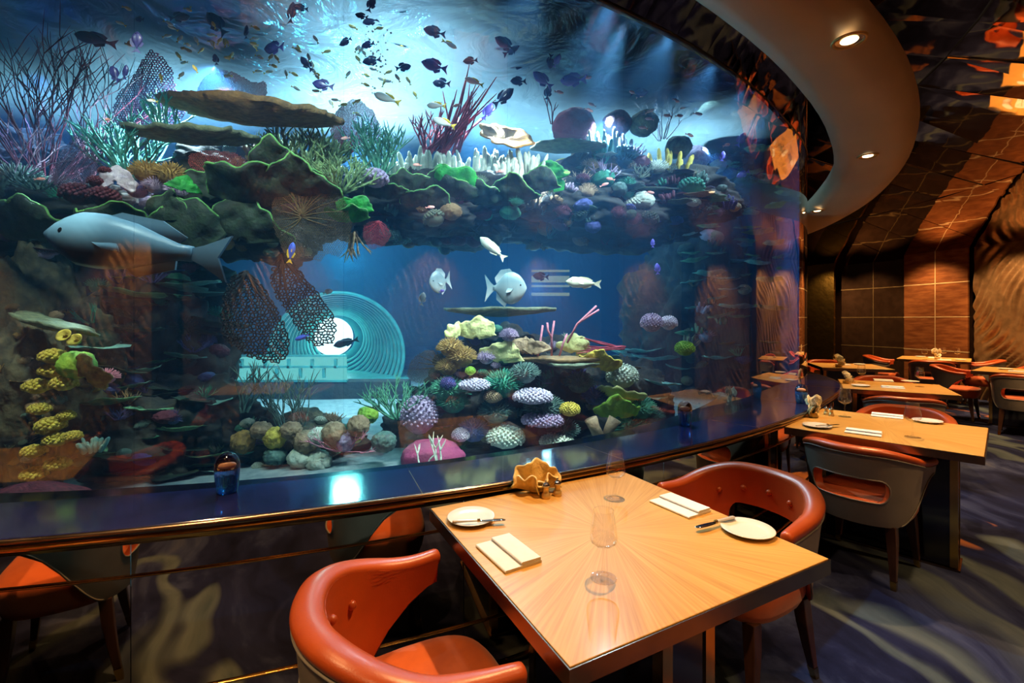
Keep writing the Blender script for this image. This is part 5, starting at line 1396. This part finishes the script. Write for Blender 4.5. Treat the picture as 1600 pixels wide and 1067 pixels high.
# -- small growth crowding the rock everywhere between the named corals
PROTO = []
for k in range(3): PROTO.append(('bush', spiky_mesh(1.0, 130, .45, 200 + k, .8, .045)))
for k in range(2): PROTO.append(('tuft', branch_mesh(210 + k, 16, 1.9, 1.0, .07, 2, .5, 4, .2)))
for k in range(2): PROTO.append(('knob', knobs_mesh(1.0, 90, .15, 220 + k, .7, -.2)))
for k in range(2): PROTO.append(('lump', brain_mesh(1.0, 230 + k, .7, 5, .10, 4)))
for k in range(2): PROTO.append(('finger', fingers_mesh(240 + k, 14, .75, 1.5, .17, .5, 6)))
for k in range(3): PROTO.append(('shelf', xf(plate_mesh(1.3, .10, 250 + k, .22, 28, 5, .15), sc=np.array([1, .7, 1]))))
WORD = {'bush': 'spiky bush coral', 'tuft': 'branching coral tuft', 'knob': 'knobbly coral', 'lump': 'lumpy boulder coral', 'finger': 'finger coral', 'shelf': 'shelf coral'}
TONES = {'dark green': M_leaf, 'murky green': M_bush, 'brown': M_plate, 'grey green': M_plateg, 'tan': M_tan, 'mauve': M_mauve, 'maroon': M_maroon, 'sea green': M_seagreen, 'emerald': M_emer, 'golden brown': M_goldbr, 'indigo': M_blueC, 'cream': M_cream}
rs = random.Random(77); pc = {}
def scatter(n, x0, x1, y0, y1, r0, r1, tones, kinds=None, ymax=None):
    c = 0
    for _ in range(n * 3):
        if c >= n: break
        x, y = rs.uniform(x0, x1), rs.uniform(y0, y1)
        p = on_rock(x, y)
        if p is None: continue
        k = rs.randrange(len(PROTO))
        if kinds and PROTO[k][0] not in kinds: continue
        tn = rs.choice(tones); m = TONES[tn]; key = (k, tn)
        if key not in pc:
            o = obj(WORD[PROTO[k][0]].replace(' ', '_'), *PROTO[k][1], m); pc[key] = o
        else:
            o = pc[key].copy(); COL.objects.link(o)
        s = sz(rs.uniform(r0, r1), p.y); o.location = p; o.scale = (s, s, s * rs.uniform(.8, 1.2))
        o.rotation_euler = (rs.uniform(-.1, .5), rs.uniform(-.35, .35), rs.uniform(0, 6.28))
        if PROTO[k][0] == 'shelf': o.rotation_euler = (rs.uniform(-.2, .15), rs.uniform(-.15, .15), rs.uniform(-.4, .4))
        later(o, tn + ' ' + WORD[PROTO[k][0]], x, y, 'coral', 'small corals crowding the reef'); c += 1
scatter(46, 860, 1100, 212, 320, 9, 20, ('dark green', 'murky green', 'brown', 'grey green', 'tan', 'mauve', 'maroon', 'emerald', 'cream'))
scatter(40, 570, 870, 280, 385, 8, 17, ('dark green', 'murky green', 'brown', 'grey green', 'emerald', 'maroon'))
scatter(22, 870, 1060, 320, 385, 8, 15, ('dark green', 'murky green', 'brown', 'maroon', 'indigo'))
scatter(34, 250, 560, 230, 395, 9, 18, ('dark green', 'brown', 'murky green', 'maroon', 'golden brown', 'grey green'))
scatter(18, 0, 250, 285, 400, 9, 18, ('dark green', 'murky green', 'maroon', 'mauve', 'emerald'))
scatter(100, 620, 1010, 495, 735, 6, 14, ('dark green', 'murky green', 'mauve', 'maroon', 'emerald', 'sea green', 'indigo', 'tan', 'cream', 'golden brown'))
scatter(50, 140, 345, 420, 745, 8, 20, ('dark green', 'murky green', 'emerald', 'brown', 'indigo', 'maroon'), ('bush', 'tuft', 'shelf', 'lump'))
scatter(20, 480, 900, 372, 402, 9, 18, ('dark green', 'brown', 'maroon', 'murky green'), ('bush', 'tuft', 'finger'))
scatter(60, 0, 170, 480, 760, 5, 11, ('golden brown', 'tan', 'brown', 'grey green', 'murky green'))
scatter(22, 370, 560, 655, 735, 7, 14, ('tan', 'golden brown', 'cream', 'murky green', 'mauve', 'sea green'))
scatter(50, 1070, 1255, 170, 600, 7, 15, ('dark green', 'murky green', 'sea green', 'mauve', 'brown', 'indigo', 'tan'))

# ---------------------------------------------------------------- the lit tunnel and far windows of the tank
M_tun = mat('sea_green_tunnel_ribs', (0.06, 0.28, 0.26), 0.4, 0.0)
M_tunlight = mat_emit('tunnel_end_light', (0.80, 1.0, 0.95), 3.0)
tun = tag(empty('viewing_tunnel', at(530, 556, 6.6)), 'round ribbed viewing tunnel with a bright white end behind the hanging black fans', 'tunnel')
tun.rotation_euler = (0, 0, math.atan2(270, 730))
for k in range(13):
    r = 0.92 - k * 0.040; y = k * 0.13
    obj('rib', *xf(lathe([(r - .045, 0), (r - .018, -.012), (r, 0), (r - .006, .11), (r - .045, .13), (r - .045, 0)], 56), M=Matrix.Rotation(-PI / 2, 4, 'X')), M_tun, tun, loc=(0, y, 0.0 + k * .016))
obj('lit_end', *xf(lathe([(.001, 0), (.33, 0), (.33, .02), (.001, .02)], 48), M=Matrix.Rotation(-PI / 2, 4, 'X')), M_tunlight, tun, loc=(-0.10, 1.62, .22))
obj('tunnel_end_wall', *xf(lathe([(.30, 0), (.46, 0), (.46, .02), (.30, .02), (.30, 0)], 48), M=Matrix.Rotation(-PI / 2, 4, 'X')), M_tun, tun, loc=(-0.04, 1.66, .20))
obj('tunnel_floor', *box(1.9, 1.7, .05, (0, .75, -.36)), M_tun, tun, smooth=False)
lamp('POINT', 'tunnel_lamp', at(520, 530, 7.6), 34, (0.45, 1.0, 0.85), None, .2)
M_lit = mat_emit('lit_far_room', (0.30, 0.95, 0.85), 0.75)
M_lit2 = mat_emit('lit_far_window', (0.85, 0.85, 0.45), 0.32)
fw = tag(empty('far_window', at(435, 575, 6.0)), 'low bright teal window into the far room left of the tunnel', 'window')
obj('lit_pane', *box(1.75, .03, .30, (0, 0, 0)), M_lit, fw, smooth=False)
for k in range(11): obj('post', *box(.03, .06, .12, (-.75 + k * .15, -.03, -0.06 if k % 2 else .06)), M_tun, fw, smooth=False)
for zz in (-.16, 0.02, .16): obj('rail', *box(1.8, .06, .025, (0, -.03, zz)), M_tun, fw, smooth=False)
obj('plinth', *box(2.6, .3, .5, (.35, .1, -.42)), M_rock, fw, smooth=False)
fw = tag(empty('far_window', at(860, 443, 7.4)), 'dim yellowish slatted window behind the white sweetlips', 'window')
for k, (zz, hh) in enumerate(((.20, .03), (.07, .10), (-.04, .03), (-.17, .05))): obj('lit_slat', *box(.60, .03, hh, (0, 0, zz)), M_lit2, fw, smooth=False)


# ---------------------------------------------------------------- fish
def fish_parts(L, H, W, kind):
    prof = {'tang': [(0, .03), (.06, .30), (.18, .72), (.38, 1.0), (.60, .86), (.80, .38), (.90, .16), (1, .14)],
            'slim': [(0, .04), (.05, .34), (.16, .74), (.36, 1.0), (.60, .82), (.82, .42), (.92, .26), (1, .24)],
            'bat': [(0, .05), (.06, .36), (.2, .78), (.42, 1.0), (.64, .92), (.82, .46), (.92, .18), (1, .15)],
            'wrasse': [(0, .10), (.05, .36), (.14, .70), (.24, .98), (.42, 1.0), (.62, .82), (.82, .46), (.92, .30), (1, .28)]}[kind]
    xs = np.linspace(0, 1, 14); hs = np.interp(xs, [p[0] for p in prof], [p[1] for p in prof])
    bl = L * .80; loops = []
    for x, h in zip(xs, hs):
        loops.append([(L / 2 - x * bl, math.cos(a) * W / 2 * h ** .8, math.sin(a) * H / 2 * h) for a in np.linspace(0, 2 * PI, 13)[:-1]])
    body = loft(loops)
    def sheet(pts, th):
        n = len(pts); V = [(x, th, z) for x, z in pts] + [(x, -th, z) for x, z in pts]
        return V, [list(range(n)), list(range(n, 2 * n))[::-1]] + [(i, i + n, (i + 1) % n + n, (i + 1) % n) for i in range(n)]
    x0 = L / 2 - bl
    tail = sheet([(x0 + .03 * L, H * .07), (x0 - .06 * L, H * .18), (x0 - .2 * L, H * .42), (x0 - .14 * L, 0), (x0 - .2 * L, -H * .42), (x0 - .06 * L, -H * .18), (x0 + .03 * L, -H * .07)], W * .05)
    fh = {'tang': .16, 'slim': .14, 'bat': .13, 'wrasse': .10}[kind]
    dors = sheet([(L * .22, H * .40), (L * .10, H * (.46 + fh)), (-L * .12, H * (.40 + fh * 1.15)), (-L * .26, H * (.18 + fh)), (-L * .22, H * .14), (0, H * .38)], W * .04)
    anal = sheet([(L * .05, -H * .40), (-L * .02, -H * (.45 + fh)), (-L * .22, -H * (.22 + fh)), (-L * .22, -H * .14)], W * .04)
    pect = sheet([(L * .20, -H * .02), (L * .05, -H * .02), (L * .02, -H * .16), (L * .12, -H * .14)], W * .03)
    ey = [(L * .36, s * W * .30, H * .08) for s in (-1, 1)]
    return body, tail, dors, anal, pect, ey
M_eye = mat('fish_eye_black', (0.01, 0.01, 0.012), 0.1)
FISHM = {}
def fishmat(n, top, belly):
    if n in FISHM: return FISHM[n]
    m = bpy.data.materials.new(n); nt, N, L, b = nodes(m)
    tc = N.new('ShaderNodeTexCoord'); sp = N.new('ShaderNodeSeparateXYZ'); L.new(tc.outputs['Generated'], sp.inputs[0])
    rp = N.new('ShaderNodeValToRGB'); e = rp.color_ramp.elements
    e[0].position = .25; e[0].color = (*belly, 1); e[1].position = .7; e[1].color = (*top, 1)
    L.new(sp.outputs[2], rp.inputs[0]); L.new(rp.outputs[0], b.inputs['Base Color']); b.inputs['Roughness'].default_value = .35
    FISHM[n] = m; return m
F_navy = fishmat('navy_fish_skin', (.030, .026, .13), (.05, .05, .20))
F_violet = fishmat('violet_fish_skin', (.12, .09, .55), (.20, .18, .65))
F_pink = fishmat('pink_fish_skin', (.85, .28, .22), (.95, .50, .45))
F_white = fishmat('white_fish_skin', (.62, .72, .70), (.90, .92, .88))
F_yell = fishmat('yellow_fish_fin', (.85, .62, .05), (.9, .7, .1))
F_gold = fishmat('golden_fish_skin', (.80, .55, .06), (.95, .80, .35))
F_bat = fishmat('pale_batfish_skin', (.20, .32, .36), (.46, .56, .56))
F_sweet = fishmat('cream_sweetlips_skin', (.62, .64, .42), (.75, .76, .62))
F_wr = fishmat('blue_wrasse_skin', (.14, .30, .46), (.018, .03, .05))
F_blue = fishmat('cobalt_fish_skin', (.05, .12, .75), (.10, .20, .85))
F_dark = fishmat('dusky_fish_skin', (.05, .07, .09), (.10, .14, .15))
FISH0 = {}
def fish(kind, px, py, Y, n, ang, m, phrase, fm=None, asp=None, yaw=None, label=None, group=None, rn=random.Random(5)):
    L = sz(n, Y); H, W = {'tang': (.46, .17), 'slim': (.33, .17), 'bat': (.78, .18), 'wrasse': (.30, .17)}[kind]
    key = (kind, m.name, (fm or m).name)
    if key not in FISH0:
        b, t, d, a, p, ey = fish_parts(1.0, H, W, kind)
        small = n < 16 and kind == 'slim'
        if small:
            V, Fc = join([b, t, d]); o = obj('fish', V, Fc, [m, fm or m])
            nb = len(b[1])
            for q in range(nb, len(Fc)): o.data.polygons[q].material_index = 1
        else:
            o = obj('fish', *b, m)
            obj('tail_fin', *t, fm or m, o, smooth=False); obj('dorsal_fin', *d, fm or m, o, smooth=False); obj('anal_fin', *a, fm or m, o, smooth=False)
            for s in (-1, 1):
                pf_ = obj('pectoral_fin', *p, fm or m, o, smooth=False, loc=(0, s * W * .42, 0), rot=(s * .35, 0, 0))
            for e in ey: obj('eye', *sphere(.022, (0, 0, 0), 2), M_eye, o, loc=e)
        FISH0[key] = o
    else:
        o = dup(FISH0[key], (0, 0, 0))
        for kk in ('label', 'group'):
            if kk in o: del o[kk]
    y = rn.uniform(-.45, .45) if yaw is None else yaw
    o.location = at(px, py, Y); o.scale = (L, L, L)
    o.rotation_euler = (Matrix.Rotation(y, 3, 'Z') @ Matrix.Rotation(-math.radians(ang), 3, 'Y')).to_euler() if abs(ang) <= 90 else (Matrix.Rotation(PI + y, 3, 'Z') @ Matrix.Rotation(-math.radians(180 - ang if ang > 0 else -180 - ang), 3, 'Y')).to_euler()
    if label: return tag(o, label, 'fish', group)
    return later(o, phrase, px, py, 'fish', group)
def fy(px, k=.0):  # a depth in open water behind the glass
    return float(np.interp(px, [0, 300, 600, 800, 1000, 1150, 1250], [2.3, 2.5, 2.9, 3.2, 3.7, 4.5, 5.2])) + k
G = 'navy surgeonfish in the open water'
for i, (x, y, n, a) in enumerate(((580, 7, 26, 70), (579, 33, 26, 200), (625, 52, 28, 300), (679, 50, 36, 178), (751, 39, 34, 150), (790, 69, 38, 160), (799, 78, 30, 20), (808, 98, 40, 175), (810, 127, 28, 190), (856, 145, 24, 80), (860, 96, 24, 265), (846, 24, 22, 300), (986, 108, 26, 180), (999, 145, 28, 0), (581, 95, 30, 190), (505, 133, 34, 170), (787, 152, 40, 30), (740, 12, 26, 190),
                                (218, 30, 18, 170), (280, 27, 30, 20), (214, 66, 34, 88), (456, 20, 34, 80), (337, 93, 18, 100), (179, 116, 34, 125), (338, 37, 44, 130), (428, 75, 40, 175), (385, 50, 22, 85), (479, 100, 26, 130), (196, 113, 24, 80), (540, 65, 24, 200), (470, 12, 22, 180), (630, 105, 26, 20), (690, 130, 30, 170), (905, 40, 24, 190), (950, 60, 22, 10), (565, 25, 20, 170), (1240, 270, 16, 90), (415, 12, 22, 20), (735, 95, 24, 190))):
    fish('tang', x, y, fy(x, .25 * ((i * 7) % 5) / 2), n, a if a <= 180 else a - 360, F_navy, 'dark navy surgeonfish', group=G)
for x, y, n, a in ((679, 103, 42, 175), (848, 125, 38, 150), (896, 125, 42, 178), (1131, 123, 26, -60), (1158, 218, 24, 60), (1129, 244, 16, 80), (1161, 272, 20, 200 - 360), (762, 174, 30, 60), (575, 70, 22, 200 - 360), (870, 95, 22, 60), (1020, 380, 14, 90), (1027, 420, 18, 95), (690, 455, 10, 10)):
    fish('tang', x, y, fy(x, .1), n, a, F_violet, 'bright violet fish')
for i, (x, y) in enumerate(((854, 73), (873, 88), (893, 20), (873, 144), (918, 122), (991, 126), (989, 145), (1001, 150), (925, 164), (920, 172), (1015, 174), (714, 165), (652, 258), (782, 268), (954, 280), (1015, 301), (944, 289), (540, 216), (630, 7), (672, 324), (1040, 97), (1056, 157), (1077, 155), (1070, 167), (1044, 181), (1061, 181), (1015, 186), (1077, 211), (1135, 227), (1037, 142), (168, 187), (62, 280), (1005, 200), (1090, 178))):
    fish('slim', x, y, fy(x, .15 + .1 * (i % 3)), 15, (170, 10, 160, -10, 20, 195 - 360)[i % 6], F_pink, 'small pink anthias', group='pink anthias around the reef crest')
rn2 = random.Random(21); pts = [(198, 13), (189, 37), (202, 66), (270, 44), (293, 44), (307, 64), (330, 66), (287, 76), (314, 79), (288, 98), (305, 108), (283, 118), (297, 10), (391, 13), (398, 73), (405, 89), (427, 103), (447, 116), (510, 81), (462, 138)]
for _ in range(70):
    pts.append((rn2.gauss(330, 70), rn2.gauss(60, 34)) if rn2.random() < .5 else (rn2.gauss(560, 55), rn2.gauss(120, 38)))
for i, (x, y) in enumerate(pts):
    x = min(690, max(180, x)); y = min(185, max(4, y))
    fish('slim', x, y, fy(x, .2 + .15 * (i % 5)), 15 if i % 3 else 15.5, rn2.choice((160, 20, 175, -20, 60, 120, 100)), F_white if i % 2 else F_gold, ('tiny golden fish', 'tiny white fish')[i % 2], F_yell, group='tiny fish under the water surface')
for x, y, n, a, ph in ((702, 69, 26, -15, 'white fish with yellow tail'), (741, 128, 32, 170, 'white fish with yellow tail'), (694, 192, 38, 160, 'white fish with yellow tail'), (605, 154, 44, 160, 'white fish with yellow tail'), (682, 165, 34, 170, 'white fish with yellow tail')):
    fish('slim', x, y, fy(x, .2), n, a, F_white, ph, F_yell)
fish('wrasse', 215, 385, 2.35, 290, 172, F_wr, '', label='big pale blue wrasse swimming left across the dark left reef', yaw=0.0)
fish('bat', 688, 440, 3.5, 46, 190 - 360, F_bat, '', label='pale round batfish at left, facing away under the reef overhang', yaw=.9)
fish('bat', 790, 450, 3.4, 66, 0, F_bat, '', label='large silvery batfish above the flat table coral, facing right', yaw=-.1)
fish('wrasse', 912, 442, 3.6, 54, 176, F_sweet, '', label='cream coloured sweetlips swimming left beside the slatted window', yaw=.1).scale *= 1.05
fish('wrasse', 770, 388, 3.6, 52, 140, F_sweet, '', label='cream and yellow grouper swimming up left under the overhang', yaw=.2)
fish('wrasse', 541, 535, 4.6, 40, 195 - 360, F_dark, '', label='dark fish silhouetted before the bright end of the tunnel', yaw=.1)
fish('tang', 660, 467, 3.8, 22, 80, F_dark, '', label='small dusky fish right of the tunnel, nose up', yaw=.2)
fish('tang', 512, 456, 3.6, 16, 20, F_dark, '', label='small dusky fish above the tunnel mouth', yaw=.2)
fish('slim', 455, 395, 2.7, 34, 80, F_blue, '', F_yell, label='slender blue fish with a yellow tail hanging upright over the black fans', yaw=.1)
fish('slim', 472, 527, 2.75, 22, 200 - 360, F_blue, '', label='small dark blue fish at the lower edge of the right black fan', yaw=.3)
fish('tang', 845, 432, 4.6, 26, 175, F_navy, '', label='dark fish in front of the yellowish slatted window', yaw=.1)
fish('slim', 150, 62, 2.9, 60, 170, F_navy, '', label='blurred dark blue fish high over the red gorgonian bush', yaw=.2)
fish('slim', 553, 690, 3.2, 24, 15, F_gold, '', label='lone golden fish low over the blue sand edge', yaw=.2)
bub = join([(ico(1)[0] * random.Random(i).uniform(.003, .009) + np.array(at(590 + random.Random(i + 9).gauss(0, 10), random.Random(i + 5).uniform(20, 150), 3.2)), ico(1)[1]) for i in range(60)])
tag(obj('air_bubbles', *bub, M_china), 'column of rising air bubbles under the bright water surface', 'bubbles', kind='stuff')
name_all()
